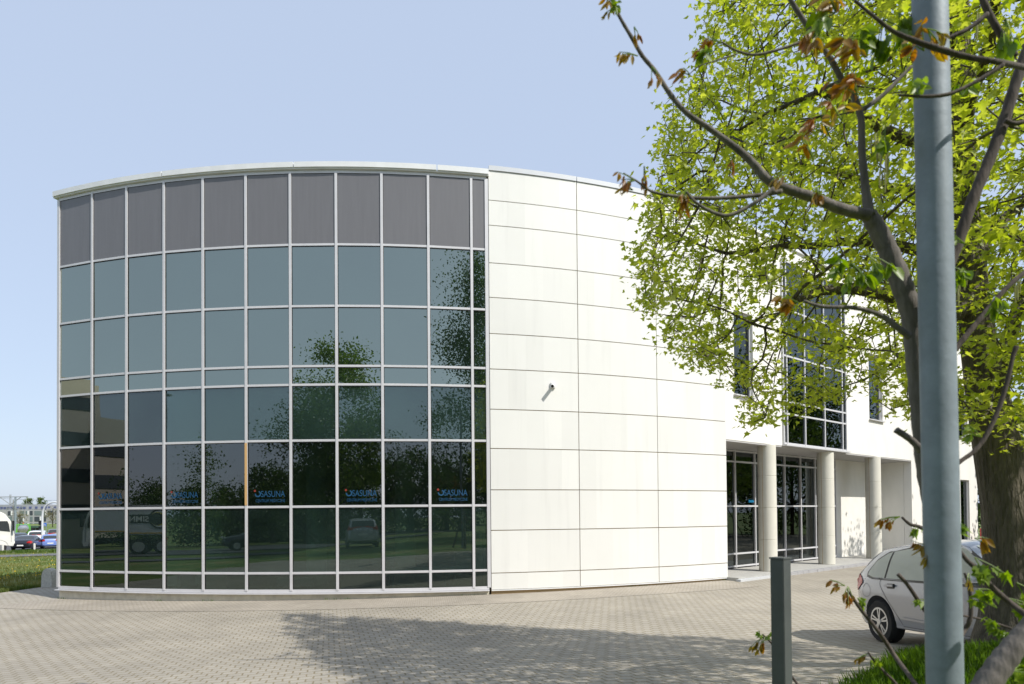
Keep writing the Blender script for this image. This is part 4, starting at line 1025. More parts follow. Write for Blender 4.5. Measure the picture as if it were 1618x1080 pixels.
def pipe(nodes, parents, tip=.0035, ex=2.35, given=None):
    n = len(nodes); acc = np.zeros(n)
    order = range(n-1, -1, -1)
    for i in order:
        if acc[i] == 0: acc[i] = tip**ex
        if parents[i] >= 0: acc[parents[i]] += acc[i]
    r = acc**(1/ex)
    if given is not None:
        for i, g_ in given.items(): r[i] = g_
    return r
def bark(name, c, sc=9):
    m = M(name, c, .95, 0, var=.45, vscale=sc, bump=1.0, bscale=sc*2.2, stretch=(1, 1, .18))
    m.node_tree.nodes['Bump'].inputs['Distance'].default_value = .09
    return m
m_bark = bark('maple_bark', (.13, .11, .08), 16)
m_leaf = leafmat('maple_leaves', (.29, .36, .032), (.49, .525, .085), .62, 5)

# --- the big maple on the right
tp = [(1594, 1062, .37), (1596, 1030, .325), (1601, 980, .27), (1602, 900, .235), (1592, 800, .205), (1577, 715, .19), (1561, 630, .168), (1546, 540, .145), (1537, 460, .125), (1530, 380, .115), (1524, 300, .108), (1519, 200, .10), (1516, 100, .092), (1514, 0, .085), (1516, -150, .072), (1520, -320, .058), (1524, -500, .045), (1530, -700, .03)]
nodes = []; par = []; giv = {}
TY = 5.7
def addline(pts, p0=None):
    """pts: list of (vec, radius)"""
    pr = p0
    for k, (v, r) in enumerate(pts):
        if pr is not None and k == 0:
            a = nodes[pr]
        elif k > 0: a = nodes[pr]
        else:
            nodes.append(np.array(v)); par.append(-1); giv[len(nodes)-1] = r; pr = len(nodes)-1; ra = r; continue
        ra = giv[pr]; d = np.linalg.norm(np.array(v)-a); m_ = max(1, int(d/.2))
        for j in range(1, m_+1):
            nodes.append(a+(np.array(v)-a)*j/m_+(NP.normal(size=3)*.012 if p0 is not None else 0)); par.append(pr); pr = len(nodes)-1; giv[pr] = ra+(min(r, ra)-ra)*j/m_
    return pr
tpts = [(at(x, y, TY), r) for x, y, r in tp]
tpts[0] = (Vector((tpts[0][0].x, TY, gz1(tpts[0][0].x, TY)-.15)), .38)
addline(tpts)
def near(px, py):
    q = at(px, py, TY); return int(np.argmin([np.linalg.norm(n_-np.array(q)) for n_ in nodes]))
def limb(start, pts):
    s = near(*start); giv0 = giv[s]; keep = giv[s]
    addline([(at(x, y, Y), r) for x, y, Y, r in pts], s)
limb((1537, 470), [(1500, 505, 5.6, .075), (1450, 490, 5.5, .066), (1400, 464, 5.4, .058), (1350, 452, 5.3, .05), (1300, 462, 5.2, .04), (1250, 480, 5.1, .025), (1210, 520, 5.0, .012)])
limb((1533, 430), [(1490, 405, 5.9, .06), (1420, 388, 6.1, .05), (1330, 378, 6.3, .042), (1240, 390, 6.5, .03), (1150, 402, 6.7, .018), (1080, 380, 6.9, .01)])
limb((1521, 250), [(1470, 225, 5.5, .055), (1400, 200, 5.3, .046), (1345, 170, 5.1, .04), (1295, 142, 5.0, .032), (1250, 168, 5.0, .02), (1170, 205, 5.0, .012), (1130, 240, 5.0, .008)])
limb((1526, 330), [(1480, 300, 6.1, .05), (1400, 300, 6.5, .04), (1300, 270, 6.8, .03), (1200, 250, 7.0, .02), (1110, 220, 7.2, .01)])
limb((1560, 640), [(1585, 560, 5.3, .06), (1610, 480, 5.0, .05), (1650, 400, 4.7, .04), (1720, 300, 4.4, .025)])
limb((1533, 420), [(1560, 370, 5.9, .06), (1600, 335, 6.1, .05), (1660, 280, 6.4, .035), (1740, 200, 6.8, .02)])
limb((1519, 200), [(1540, 120, 5.3, .05), (1570, 20, 4.8, .04), (1600, -120, 4.3, .03), (1640, -300, 4.0, .02)])
limb((1516, 80), [(1460, 10, 5.3, .05), (1380, -90, 4.9, .04), (1290, -200, 4.6, .03), (1180, -330, 4.4, .015)])
limb((1516, 30), [(1450, -80, 6.2, .045), (1350, -180, 6.7, .035), (1230, -300, 7.1, .02)])
limb((1518, -100), [(1580, -220, 6.1, .04), (1660, -380, 6.5, .02)])
limb((1520, -300), [(1440, -420, 5.5, .03), (1350, -520, 5.3, .015)])
# crown outline in the photo, used to shape the crown's volume
SIL = [(1110, -900), (1112, -300), (1105, 0), (1110, 40), (1085, 120), (1052, 160), (1037, 205), (1045, 262), (1012, 325), (1002, 400), (1002, 445), (1018, 492), (1058, 545), (1105, 590), (1155, 640), (1175, 668), (1215, 694), (1240, 668), (1275, 640), (1340, 652), (1385, 640), (1440, 705), (1470, 700), (1500, 640), (1530, 690), (1580, 740), (1640, 780), (3000, 900), (3000, -900)]
def inpoly(x, y, P):
    c = np.zeros(len(x), bool); n = len(P)
    for i in range(n):
        x0, y0 = P[i]; x1, y1 = P[(i+1) % n]
        m_ = (y0 > y) != (y1 > y)
        with np.errstate(divide='ignore', invalid='ignore'): c ^= m_ & (x < (x1-x0)*(y-y0)/((y1-y0) if y1 != y0 else 1e-9)+x0)
    return c
NA = 60000
C = np.stack([NP.uniform(.2, 9.2, NA), NP.uniform(2.2, 8.4, NA), NP.uniform(2.5, 12.3, NA)], 1)
u, v, zz = proj(C)
cen = np.array([4.5, 5.4, 6.9]); ell = (((C-cen)/np.array([4.2, 3.1, 5.4]))**2).sum(1)
low = (((C-np.array([3.4, 5.9, 4.8]))/np.array([3.4, 2.4, 2.8]))**2).sum(1)
ok = ((ell < 1) | (low < 1)) & inpoly(u, v, SIL)
ok &= np.hypot(C[:, 0], C[:, 1]) > 3.0
ok &= C[:, 1] < 8.1-.03*C[:, 2]
xs_, ys_ = C[:, 0]-.766*(C[:, 2]-.1), C[:, 1]+.532*(C[:, 2]-.1)
ok &= (xs_ > -5.3+(13.4-ys_)*.506) & (ys_ < 13.2-(xs_+5.4)*.43)      # the crown ends where its shade ends on the paving
infr = (u > 0) & (u < 1640) & (v > -20)
# gaps: thin out with a coarse lattice of clumps
cl_ = np.array([math.sin(p[0]*3.1+1+math.sin(p[2]*1.7))*math.sin(p[1]*2.9+.5)*math.sin(p[2]*3.3+p[0]*.6) for p in C])
ok &= (cl_ > -.22) | (NP.rand(NA) < .16)
ok &= ~((u > 1140) & (u < 1425) & (v > 440)) | (NP.rand(NA) < .42)
shell = ell > .25
idx = np.where(ok)[0]
wgt = np.where(infr[idx], 1.0, .38); idx = idx[NP.rand(len(idx)) < wgt]
NP.shuffle(idx); att = C[idx[:7500]]
N_, P_ = colonise(nodes, par, att, D=.15, di=1.5, dk=.19, iters=120, grav=.08)
rad = pipe(N_, P_, .0040, 2.3, giv)
for i in range(len(N_)-1, -1, -1): rad[i] = min(rad[i], .03) if i not in giv else giv[i]
maple = thing('maple_tree', 'big maple with dark ridged trunk and bright yellow-green spring leaves over the car', 'tree', (tpts[0][0].x, TY, gz1(tpts[0][0].x, TY)))
# trunk separately, limbs and twigs as branches
ntr = [i for i in range(len(nodes))]
brm = branch_mesh('branches', N_, P_, rad, m_bark, maple)
brm.name = 'trunk'
thin = np.array([i for i in range(len(N_)) if rad[i] < .012 and i not in giv])
uu, vv, dz = proj(N_[thin]); fr = (uu > 900) & (uu < 1680) & (vv > -60)
def leaves_at(pts, k, spread, s0, s1):
    n = len(pts)*k; pos = np.repeat(pts, k, 0)+NP.normal(size=(n, 3))*spread
    ax = NP.normal(size=(n, 3)); ax[:, 2] = ax[:, 2]*.5-.35
    nor = NP.normal(size=(n, 3))*.42; nor[:, 2] += 1.0
    return pos, ax, nor, NP.uniform(s0, s1, n)
sel = NP.rand(len(thin)) < .70
a1 = leaves_at(N_[thin[fr & sel]], 16, np.array([.09, .09, .035]), .032, .074); a2_ = leaves_at(N_[thin[~fr & (NP.rand(len(thin)) < .42)]], 5, .09, .07, .13)
pos, axx, nor, sz = [np.concatenate([p, q]) for p, q in zip(a1, a2_)]
# keep twigs from poking beyond the crown outline
leaf_mesh('crown', pos, axx, nor, sz, MAPLE, m_leaf, maple)
print('maple nodes', len(N_), 'leaves', len(pos))
# low leafy shoots at the trunk foot
# --- walnut saplings close to the camera
m_wood = bark('walnut_bark', (.135, .12, .105), 26)
m_wood.node_tree.nodes['Bump'].inputs['Distance'].default_value = .006
m_wood2 = bark('dark_walnut_bark', (.075, .06, .05), 26)
m_wood2.node_tree.nodes['Bump'].inputs['Distance'].default_value = .006
m_red_leaf = leafmat('bronze_leaves', (.30, .115, .02), (.32, .24, .03), .6, 14)
m_green_leaf = leafmat('young_green_leaves', (.15, .25, .02), (.26, .36, .04), .55, 14)
def tube_px(mb, pts, Y, n=10):
    ws = .84 if isinstance(mb, tuple) or n < 14 else .95
    if isinstance(mb, tuple):
        m2 = MB(); tube_px(m2, pts, Y, n); return m2.build(mb[0], mb[1], mb[2], smooth=True)
    """pts: (px, py, width px[, depth])"""
    P = []; Rr = []
    raw = [(p[0], p[1], p[2], p[3] if len(p) > 3 else Y) for p in pts]
    sm = smooth_line(raw, max(12, len(raw)*6))
    for x, y, w, d in sm:
        P.append(at(x, y, d)); Rr.append(max(.0012, w/2/F*d*ws))
    # knobbly twigs
    Rr = [r*(1+.045*math.sin(i*1.9)+rnd.uniform(-.02, .02)) for i, r in enumerate(Rr)]
    mb.tube(P, Rr, n)
Yw = 2.15
zb = gz1(at(1480, 900, Yw).x, Yw)
wal = thing('walnut_tree', 'young walnut tree with grey stem and bronze leaves growing behind the lamp pole', 'tree', (at(1482, 900, Yw).x, Yw, zb))
tb = MB(); foot = at(1494, 1240, Yw)
tube_px(tb, [(1506, 1530, 38), (1497, 1330, 35), (1490, 1100, 33), (1482, 900, 31), (1474, 800, 30), (1464, 740, 30), (1455, 650, 30), (1447, 560, 31), (1441, 500, 32), (1425, 450, 32), (1405, 400, 30), (1388, 365, 28), (1372, 338, 24)], Yw, 16)
tb.build('trunk', m_wood, wal, smooth=True)
b1 = ('branch', m_wood, wal)
tube_px(b1, [(1374, 340, 22), (1330, 330, 20), (1285, 312, 18), (1240, 297, 17), (1212, 283, 16), (1190, 258, 14), (1165, 235, 12), (1120, 202, 10), (1085, 178, 9.5), (1060, 150, 9), (1035, 112, 8), (1015, 88, 7.5), (1000, 62, 7), (980, 28, 6), (970, 5, 5.5), (960, -15, 5)], Yw-.05)
tube_px(b1, [(1374, 340, 20), (1368, 300, 15), (1362, 240, 13), (1360, 185, 12), (1348, 150, 11), (1330, 125, 10.5), (1312, 92, 10), (1290, 62, 9.5), (1262, 20, 9), (1240, -15, 8)], Yw-.02)
tube_px(b1, [(1235, 302, 9), (1200, 308, 7.5), (1130, 313, 7), (1080, 311, 6), (1032, 303, 5), (1005, 285, 3.5), (985, 273, 2.2)], Yw-.08)
tube_px(b1, [(1222, 298, 9), (1190, 322, 7), (1150, 340, 7), (1120, 332, 6), (1098, 318, 5), (1085, 303, 4)], Yw-.12)
tube_px(b1, [(1438, 532, 13), (1415, 515, 11), (1390, 497, 9), (1350, 486, 8), (1300, 484, 7), (1270, 475, 5)], Yw-.1)
tube_px(b1, [(1456, 712, 14), (1440, 695, 12), (1416, 679, 12)], Yw-.05)
tube_px(b1, [(1280, 60, 6), (1240, 75, 5), (1195, 86, 4.5), (1165, 80, 4), (1140, 66, 3)], Yw-.1)
tube_px(b1, [(1365, 172, 9), (1395, 150, 8), (1420, 125, 7), (1440, 105, 6)], Yw)
tube_px(b1, [(1165, 85, 3), (1130, 96, 2.4), (1105, 104, 2), (1088, 118, 1.6)], Yw-.12)
b2 = ('branch', m_wood2, wal)
tube_px(b2, [(1446, 560, 22), (1462, 510, 18), (1485, 450, 17), (1510, 395, 19), (1535, 320, 20), (1560, 260, 20), (1585, 195, 20), (1605, 130, 19), (1625, 70, 18)], Yw+.05)
tube_px(b2, [(1460, 640, 14), (1490, 580, 12), (1508, 553, 11), (1535, 520, 10), (1560, 490, 10), (1590, 455, 9), (1625, 425, 9)], Yw+.02)
tube_px(b2, [(1466, 800, 10), (1490, 760, 8), (1512, 733, 8), (1540, 712, 8), (1560, 685, 8), (1580, 640, 8), (1592, 600, 8), (1600, 565, 7), (1606, 547, 9)], Yw-.1)
tube_px(b2, [(1650, 112, 11, 2.12), (1628, 108, 10, 2.0), (1580, 98, 10), (1530, 90, 10), (1480, 76, 11), (1440, 62, 9), (1410, 48, 7), (1380, 25, 6), (1350, 0, 5)], Yw-.35)
tube_px(b2, [(1585, 102, 8), (1560, 118, 8), (1530, 135, 7), (1500, 148, 7), (1465, 152, 6), (1420, 150, 4)], Yw-.35)
tube_px(b2, [(1604, 90, 13), (1582, 55, 12), (1562, 20, 12), (1545, -20, 11)], Yw)
tube_px(b2, [(1560, 22, 9), (1530, 45, 8), (1498, 60, 7), (1470, 75, 6)], Yw-.05)
tube_px(b2, [(1588, 190, 9), (1605, 195, 8), (1630, 188, 8)], Yw+.02)
def sprays(mat, name, parent, specs, shape=LANCE):
    """compound leaves: (px, py, count, leaflet px, dir deg, depth)"""
    pos = []; ax = []; nor = []; sz = []; st = MB()
    for px, py, n, s, dg, Y in specs:
        base = at(px, py, Y); k = Y/F
        for q in range(n):
            a = R_(dg)+rnd.uniform(-.6, .6); ln = s*rnd.uniform(.7, 1.5)
            d = Vector((math.cos(a), rnd.uniform(-.5, .5), -math.sin(a)))
            tip = base+d*(ln*k)
            st.tube([base, base+d*(ln*k*.5)+Vector((0, 0, .004)), tip], [.0022, .0016, .001], 5)
            for r_ in range(rnd.choice([4, 5, 6])):
                f = rnd.uniform(.45, 1.0); p = base+d*(ln*k*f); pos.append(p)
                dd = Vector((rnd.uniform(-.8, .8), rnd.uniform(-.6, .6), -1.0))+d*.7
                ax.append(dd); nor.append((rnd.gauss(0, 1), -1+rnd.gauss(0, .7), rnd.gauss(0, .5))); sz.append(s*k*rnd.uniform(.4, .85))
    o = leaf_mesh(name, np.array(pos), np.array(ax), np.array(nor), np.array(sz), shape, mat, parent, .3)
    so = st.build('stalk', m_green_leaf, parent); bm = bmesh.new(); bm.from_mesh(o.data); k0 = len(bm.faces); bm.from_mesh(so.data); bm.faces.ensure_lookup_table()
    for f in bm.faces[k0:]: f.material_index = 1
    bm.to_mesh(o.data); bm.free(); o.data.materials.append(m_green_leaf); bpy.data.objects.remove(so)
Yr = Yw-.1
sprays(m_red_leaf, 'bronze_leaves', wal, [(972, 14, 3, 22, 200, Yr), (1002, 42, 2, 20, 50, Yr), (1008, 88, 3, 22, 185, Yr), (1030, 105, 2, 22, 70, Yr), (1003, 285, 4, 22, 170, Yr), (1018, 262, 2, 22, 75, Yr), (1085, 300, 5, 24, 110, Yr), (1000, 300, 2, 18, 230, Yr),
    (1138, 66, 4, 26, 190, Yr), (1090, 118, 2, 26, 230, Yr), (1300, 40, 4, 36, 120, Yr), (1320, 20, 4, 38, 250, Yr), (1370, 90, 4, 38, 200, Yr), (1355, 150, 4, 40, 250, Yr), (1465, 45, 4, 30, 60, Yw-.3), (1460, 80, 3, 30, 240, Yw-.3), (1300, 210, 3, 34, 240, Yr), (1285, 250, 2, 34, 260, Yr), (1262, 478, 3, 28, 190, Yr), (1245, 268, 2, 24, 120, Yr), (1160, 245, 2, 16, 80, Yr), (1290, 295, 3, 24, 110, Yr), (1330, 190, 3, 34, 260, Yr)])
sprays(m_green_leaf, 'green_leaves', wal, [(975, 24, 2, 18, 250, Yr), (1320, 20, 3, 34, 180, Yr), (1395, 30, 4, 38, 60, Yr), (1340, 60, 3, 36, 0, Yr), (1420, 20, 3, 34, 60, Yr), (1400, 200, 3, 30, 90, Yr), (1345, 415, 4, 34, 70, Yr), (1370, 400, 3, 34, 40, Yr), (1450, 155, 3, 22, 250, Yw-.35), (1520, 150, 3, 26, 300, Yr), (1535, 440, 3, 30, 200, Yr), (1560, 460, 3, 30, 90, Yr), (1525, 385, 3, 30, 220, Yr), (1590, 30, 4, 34, 90, Yr), (1550, 690, 3, 20, 220, Yr), (1110, 100, 2, 26, 280, Yr), (1330, 440, 3, 30, 250, Yr), (1500, 420, 3, 28, 60, Yr)], SIMPLE)
# hanging catkins
m_ck = leafmat('catkin_yellow', (.30, .30, .08), (.40, .40, .14), .4, 20)
for px, py in ((1382, 215), (1392, 268), (1522, 432), (1548, 20), (1512, 452), (1610, 440), (1390, 230), (1405, 238)):
    a = at(px, py, Yw+.2)
    for q in range(3):
        ck = MB(); o_ = Vector((rnd.uniform(-.012, .012), rnd.uniform(-.02, .02), 0)); L = rnd.uniform(.05, .10)
        ck.tube([a+o_, a+o_*1.3-UZ*L*.5, a+o_*1.2-UZ*L], [.0015, .004, .002], 5); ck.build('catkin', m_ck, wal)

# second shrub: leaning stem at the lower right with bare shoots
Yb = 1.75
shr = thing('leaning_sapling', 'leaning grey sapling stem with thin shoots in the lower right corner', 'shrub', (at(1545, 1100, Yb).x, Yb, gz1(1.4, Yb)))
q = MB(); tube_px(q, [(1370, 1660, 50), (1440, 1420, 45), (1500, 1200, 42), (1545, 1105, 40), (1575, 1058, 38), (1600, 1025, 36), (1630, 990, 34), (1680, 930, 30), (1740, 850, 20)], Yb, 16); q.build('stem', m_wood, shr, smooth=True)
q = ('shoot', m_wood2, shr); Ys = 2.4
tube_px(q, [(1500, 1230, 9, 1.8), (1470, 1120, 8.5, 2.0), (1440, 1072, 8, 2.2), (1415, 1038, 8, Ys), (1390, 1000, 7.5, Ys), (1362, 965, 6.5, Ys), (1350, 948, 6, Ys), (1338, 930, 3, Ys)], Ys)
tube_px(q, [(1460, 1140, 6, 2.2), (1420, 1085, 5.5, Ys), (1398, 1062, 5, Ys), (1380, 1042, 4.5, Ys), (1372, 1030, 3, Ys)], Ys)
tube_px(q, [(1350, 1440, 7, 2.5), (1330, 1250, 6, 2.5), (1270, 1100, 5, 3.1), (1240, 1055, 4.5, 3.15), (1222, 1020, 4, 3.15), (1205, 1002, 3, 3.15)], Ys)
tube_px(q, [(1492, 1080, 8, 2.16), (1500, 1040, 7), (1478, 990, 7.5), (1455, 955, 7), (1435, 925, 7), (1419, 907, 7)], Ys)
tube_px(q, [(1484, 885, 9, 2.16), (1490, 862, 9), (1470, 842, 9), (1452, 832, 7), (1438, 828, 6), (1425, 817, 4)], Ys)
tube_px(q, [(1640, 985, 11, 1.9), (1600, 955, 10.5, 2.0), (1565, 925, 10.5, 2.0), (1545, 900, 10, 2.0), (1528, 885, 8, 2.0), (1510, 862, 7, 2.0), (1497, 845, 4, 2.0)], 2.0)
tube_px(q, [(1492, 1050, 8, 2.16), (1520, 1002, 8, 2.3), (1532, 980, 8, 2.3), (1534, 950, 7, 2.3), (1530, 920, 6, 2.3), (1524, 905, 4, 2.3)], 2.3)
tube_px(q, [(1520, 972, 4, 2.3), (1550, 978, 4, 2.3), (1590, 990, 4, 2.3), (1640, 1010, 5, 2.2)], 2.3)
sprays(m_red_leaf, 'bronze_leaves', shr, [(1340, 926, 4, 20, 110, Ys), (1335, 925, 3, 18, 190, Ys), (1375, 1032, 3, 16, 140, Ys), (1207, 1005, 4, 20, 110, 3.1), (1422, 816, 4, 20, 170, Ys), (1490, 858, 4, 26, 150, 2.0), (1480, 870, 2, 26, 240, 2.0), (1540, 850, 3, 26, 30, 2.0), (1530, 905, 2, 18, 90, 2.2)])
sprays(m_green_leaf, 'green_leaves', shr, [(1500, 850, 3, 24, 300, 2.0), (1355, 945, 3, 14, 40, Ys), (1375, 1035, 2, 14, 60, Ys), (1445, 828, 3, 16, 60, Ys), (1205, 1015, 2, 14, 280, 3.1), (1545, 930, 2, 26, 20, 2.1), (1595, 945, 3, 30, 20, 2.1), (1606, 920, 2, 30, 60, 2.1), (1575, 960, 2, 26, 220, 2.1), (1580, 990, 4, 18, 200, 2.2), (1600, 1005, 3, 20, 230, 2.2), (1462, 945, 1, 22, 30, Ys), (1462, 948, 1, 20, 190, Ys), (1540, 880, 3, 30, 60, 2.0), (1600, 1060, 4, 34, 0, 1.9), (1580, 1020, 4, 30, 0, 2.1)], MAPLE)

# --- simple crowns for trees beyond or behind the camera
def crown_tree(name, label, x, y, h, r, mat, n=5000, leaf=.22, base=.28, trunk=.16, cone=0.0, group=None, sparse=.5, zoff=0.0):
    z0 = gz1(x, y)+zoff; t = thing(name, label, 'tree', (x, y, z0), group=group)
    q = MB(); q.tube([(x, y, z0-.2), (x+.05, y, z0+h*.35), (x-.05, y+.05, z0+h*.7), (x, y, z0+h*.95)], [trunk, trunk*.8, trunk*.45, .02], 10)
    cl = []
    nb = 40
    for k in range(nb):
        f = rnd.uniform(0, 1); zz_ = z0+h*(base+(1-base)*f); w = r*(math.sqrt(max(.05, 1-((f-.42)/.62)**2)) if not cone else (1-f*.92))
        a = rnd.uniform(0, 6.283); d = w*math.sqrt(rnd.uniform(.1, 1)); c = Vector((x+d*math.cos(a), y+d*math.sin(a), zz_))
        cl.append((c, r*rnd.uniform(.18, .36)))
        q.tube([(x, y, max(z0+h*.2, zz_-d*.9)), (x+(c.x-x)*.5, y+(c.y-y)*.5, zz_-d*.25), c], [trunk*.3, trunk*.18, .01], 5)
    q.build('trunk', m_bark, t, smooth=True)
    per = n//nb; P = []
    for c, rr in cl: P.append(np.array(c)+NP.normal(size=(per, 3))*rr*np.array([.62, .62, .5]))
    P = np.concatenate(P); m_ = len(P)
    nor = NP.normal(size=(m_, 3)); nor[:, 2] += .6
    leaf_mesh('crown', P, NP.normal(size=(m_, 3)), nor, NP.uniform(.6, 1.3, m_)*leaf, SIMPLE, mat, t)
    return t
m_lf_far = leafmat('distant_leaves', (.08, .13, .03), (.16, .22, .05), .4, 1.5)
m_lf_dk = leafmat('dark_leaves', (.035, .07, .012), (.09, .15, .02), .4, 1.2)
m_lf_md = leafmat('mid_green_leaves', (.07, .13, .015), (.15, .22, .03), .45, 1.2)
for px, lb in ((45, 'pale green tree rising behind the distant office beside the tram mast'), (64, 'pale green tree rising behind the distant office above the street lamp')):
    X = (px-809)/F*335; crown_tree('tree', lb, X, 335, (at(px, 787, 335).z-gz1(X, 335)), 2.8, m_lf_far, 1600, .6, group='trees behind the distant office')
X = (83-809)/F*200; crown_tree('tree', 'bare brownish green tree in front of the distant office near the lamp', X, 200, 6.5, 2.6, leafmat('budding_leaves', (.16, .15, .07), (.22, .2, .1), .3, 1), 700, .3, group=None)
X = (31-809)/F*200; crown_tree('tree', 'small budding tree in front of the distant office by the tank truck', X, 200, 6, 2.2, bpy.data.materials['budding_leaves'], 500, .3)
# beyond the right wing
for k, (x, y, h, r, lb) in enumerate(((26.5, 32.5, 7.5, 2.6, 'dark leafy tree beyond the far corner of the white wing'), (31, 33, 10, 3.5, 'tall dark tree behind the maple trunk beyond the wing'), (36, 36, 9, 3.4, 'broad dark tree at the right edge beyond the wing'))):
    crown_tree('tree', lb, x, y, h, r, m_lf_dk, 5000, .26, base=.05)
# behind the photographer, mirrored in the glass
BT = [(-10.8, -11, 12.8, 4.9, m_lf_md, 32000, .19, 'round tree mirrored in the middle of the glass wall', .30, 0), (5.8, -9.8, 18.5, 6.2, m_lf_dk, 36000, .17, 'tall dark tree mirrored at the right end of the glass wall', .10, 1), (2.2, -21, 10.5, 4, m_lf_dk, 6000, .2, 'dark tree mirrored low between the round and the tall tree', .15, 0),
      (-4.5, -27, 9, 3.6, m_lf_dk, 5000, .2, 'small dark tree mirrored under the clear sky panes', .15, 0), (-22, -21, 13, 4.2, m_lf_dk, 6000, .22, 'dark tree mirrored left of the round tree', .2, 0), (-36, -16, 10, 3.6, m_lf_md, 5000, .2, 'green tree mirrored above the orange car', .2, 0), (13, -14, 14, 5, m_lf_dk, 7000, .24, 'dark tree behind the photographer on the right', .2, 0), (-44, -6, 9, 2.4, m_lf_dk, 3500, .2, 'dark fir mirrored beside the mirrored pale building', .08, 1)]
for k in range(13): BT.append((-34+k*4.6+rnd.uniform(-1, 1), -31-rnd.uniform(0, 7), rnd.uniform(6.5, 9.5), rnd.uniform(3.2, 4.4), m_lf_dk if k % 2 else m_lf_md, 7000, .26, 'leafy tree of the dense row mirrored low in the glass wall', .04, 0))
for x, y in ((-38, -27), (-44, -22), (-49, -16), (-33, -33), (-54, -10), (-41, -33), (-58, -22), (-28, -26), (-20, -27)): BT.append((x, y, rnd.uniform(5.5, 7.5), rnd.uniform(3.2, 4.4), m_lf_dk, 7000, .26, 'leafy tree of the dense row mirrored low in the glass wall', .02, 0))
for x, y, h, lb in ((33, 15, 11, 'tall tree beside the wing mirrored in the entrance glazing'), (36, 21.5, 13, 'tallest tree beside the wing mirrored in the upper glazing'), (40, 27, 12, 'tree beside the wing at the far end mirrored in the glazing'), (44, 18, 12, 'tree further right beside the wing'), (38, 10, 10, 'tree right of the parked car outside the picture')): crown_tree('tree', lb, x, y, h, 4.6, m_lf_dk, 12000, .26, base=.03, group='trees beside the wing')
crown_tree('tree', 'light young tree out of the picture dappling the entrance wall with shade', 21.2, 20.3, 8.5, 2.7, m_lf_md, 6000, .16, base=.3, group='trees beside the wing')
for x, y, h, r, mt, n, lf, lb, bs, co in BT: crown_tree('tree', lb, x, y, h, r, mt, n, lf, base=bs, trunk=.28, cone=co, group='trees mirrored in the glass wall')
# pale building mirrored at the left end
t = thing('mirrored_building', 'pale beige building with dark window bands mirrored in the left end panes', 'building', (-74, 2, gz1(-74, 2)))
q = MB(); q.box((-78, 6, 8), (14, 40, 19)); q.box((-70, -14, 6), (10, 14, 14)); q.build('wall', M('beige_panels', (.42, .38, .32), .8, var=.06, vscale=.5), t)
for z in (2.6, 6.6, 10.6, 14.6):
    q = MB(); q.box((-70.97, 6.2, z), (.12, 37, 1.5)); q.build('window_band', m_wind, t)
for z in (2.2, 5.8, 9.4):
    q = MB(); q.box((-64.97, -14, z), (.12, 12, 1.5)); q.build('window_band', m_wind, t)
# mirrored street lamp
t = thing('street_lamp', 'tall street lamp mirrored in the left panes of the glass wall', 'street lamp', (-28, -2.2, gz1(-28, -2)))
q = MB(); g_ = gz1(-28, -2); q.tube([(-28, -2.2, g_), (-28, -2.2, g_+9.5)], [.1, .06], 10); q.build('pole', m_galv, t)
q = MB(); q.tube([(-28, -2.2, g_+9.5), (-27, -1.2, g_+9.7), (-26, -.4, g_+9.6)], .045, 8); q.build('arm', m_galv, t)
q = MB(); q.box((-25.8, -.2, g_+9.58), (.7, .25, .1)); q.build('lamp_head', m_galv, t)

# ------------------------------------------------------------------ grass, dandelions
def blades(name, pts, h0, h1, w, mat, lean=.5):
    n = len(pts); a = NP.uniform(0, 6.283, n); hh = NP.uniform(h0, h1, n); d = np.stack([np.cos(a), np.sin(a), np.zeros(n)], 1); e = np.stack([-np.sin(a), np.cos(a), np.zeros(n)], 1)
    ww = w*NP.uniform(.6, 1.3, n); ln = NP.uniform(0, lean, n)
    up = np.array([0, 0, 1.0])
    p = pts
    V = np.stack([p-e*ww[:, None], p+e*ww[:, None], p+e*(ww*.7)[:, None]+up*(hh*.55)[:, None]+d*(hh*ln*.35)[:, None], p+up*hh[:, None]+d*(hh*ln)[:, None], p-e*(ww*.7)[:, None]+up*(hh*.55)[:, None]+d*(hh*ln*.35)[:, None]], 1)
    o = np_mesh(name, V.reshape(-1, 3), 5, mat, None)
    return tag(o, kind='stuff')
m_gr1 = leafmat('lush_grass_blades', (.06, .14, .010), (.14, .24, .02), .45, 5)
n = 26000; x = NP.uniform(2.0, 5.2, n); y = NP.uniform(4.3, 7.0, n); e_ = np.interp(y, [4.4, 5.2, 6.6, 6.9, 6.95], [1.9, 2.85, 4.3, 5.0, 5.6])
k = x > e_+NP.normal(size=n)*.05-.02; x, y = x[k], y[k]
o = blades('grass', np.stack([x, y, gz(x, y)-.01], 1), .05, .17, .0035, m_gr1); tag(o, 'tall lush grass around the foot of the maple', 'grass')
m_gr2 = leafmat('lawn_blades', (.08, .13, .015), (.25, .23, .07), .35, .5)
n = 60000; y = 15+32*NP.rand(n)**1.6; x = -15.1-NP.rand(n)*(y*1.0-8)*.9
x = np.where(NP.rand(n) < .12, -15.15-NP.rand(n)*.3, x)
k = (np.abs((y-40.5)-(x+36)*.281) > 1.5); x, y = x[k], y[k]
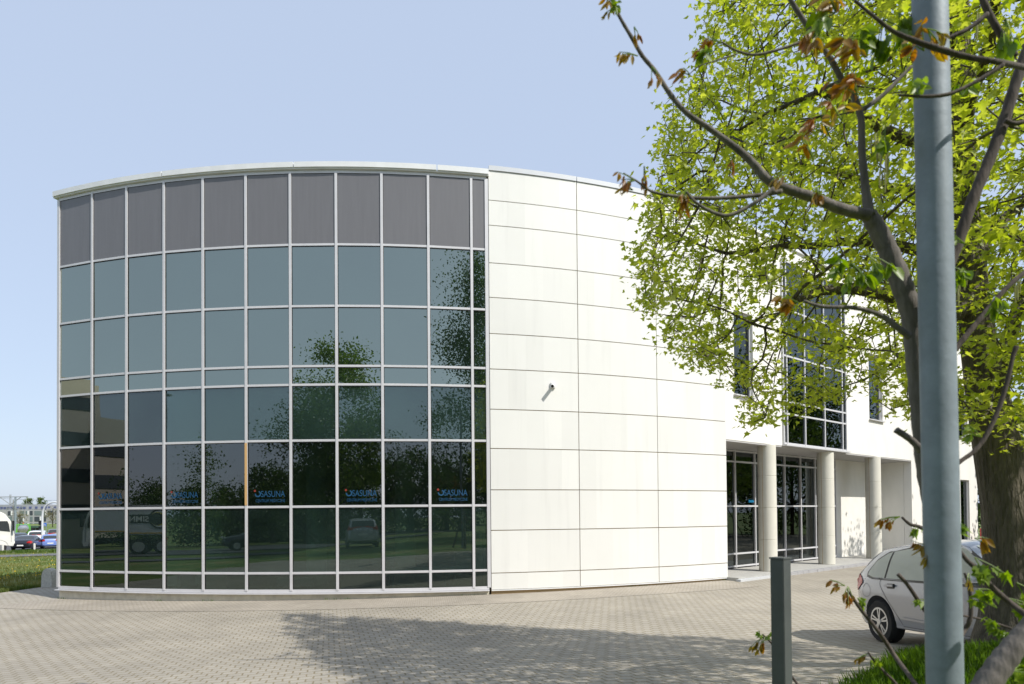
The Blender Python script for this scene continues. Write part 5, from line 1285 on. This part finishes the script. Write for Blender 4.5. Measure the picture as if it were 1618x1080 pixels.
o = blades('grass', np.stack([x, y, gz(x, y)-.01], 1), .05, .13, .013, m_gr2); tag(o, 'dry spring lawn left of the glass wall', 'grass')
n = 9000; y = NP.uniform(46.5, 48.9, n); x = NP.uniform(-55, -30, n)
o = blades('grass', np.stack([x, y, gz(x, y)-.01], 1), .12, .34, .02, leafmat('verge_blades', (.08, .15, .02), (.17, .22, .05), .4, .6)); tag(o, 'taller green grass on the verge before the road', 'grass')
# dandelion heads: too many to count
n = 1500; y = 16+28*NP.rand(n)**1.3; x = -15.4-NP.rand(n)*(y*.9-8)
cl_ = np.sin(x*.9+y*.3)+np.sin(y*1.1-x*.4)+NP.normal(size=n)*.5; k = (cl_ > .1) & (np.abs((y-40.5)-(x+36)*.281) > 1.8); x, y = x[k], y[k]
hx_ = np.array([(math.cos(a), math.sin(a), 0) for a in np.arange(6)*math.pi/3])
r_ = NP.uniform(.018, .032, len(x)); c_ = np.stack([x, y, gz(x, y)+NP.uniform(.07, .14, len(x))], 1)
hxt = hx_.copy(); V = c_[:, None, :]+r_[:, None, None]*(hxt[None]*np.array([1, 1, 1])+np.array([0, 0, .0]))
V2 = np.concatenate([V, V*1+np.array([0, 0, .012])], 1); V2[:, 6:, :2] = c_[:, None, :2]+(V2[:, 6:, :2]-c_[:, None, :2])*.5
V2[:, :6, 2] += np.where(np.arange(6) % 2 == 0, .02, -.012)[None, :]
o = np_mesh('dandelions', V2.reshape(-1, 3), 12, M('dandelion_yellow', (.75, .50, .01), .8), None, True, [[6, 7, 8, 9, 10, 11]]+[[i, (i+1) % 6, 6+(i+1) % 6, 6+i] for i in range(6)])
tag(o, 'yellow dandelions scattered over the left lawn', 'flowers', kind='stuff')
# weeds and litter at the wall foot
n = 900; a = NP.uniform(MA[0], WA[3], n); k = (np.sin(a*90)+np.sin(a*37+1) > 1.15); a = a[k]
x = CX+(RR+.0+NP.uniform(-.03, .08, len(a)))*np.sin(a); y = CY-(RR+.02)*np.cos(a)
o = blades('weeds', np.stack([x, y, gz(x, y)], 1), .02, .07, .006, m_gr1); tag(o, 'small weeds growing along the foot of the curved wall', 'weeds')
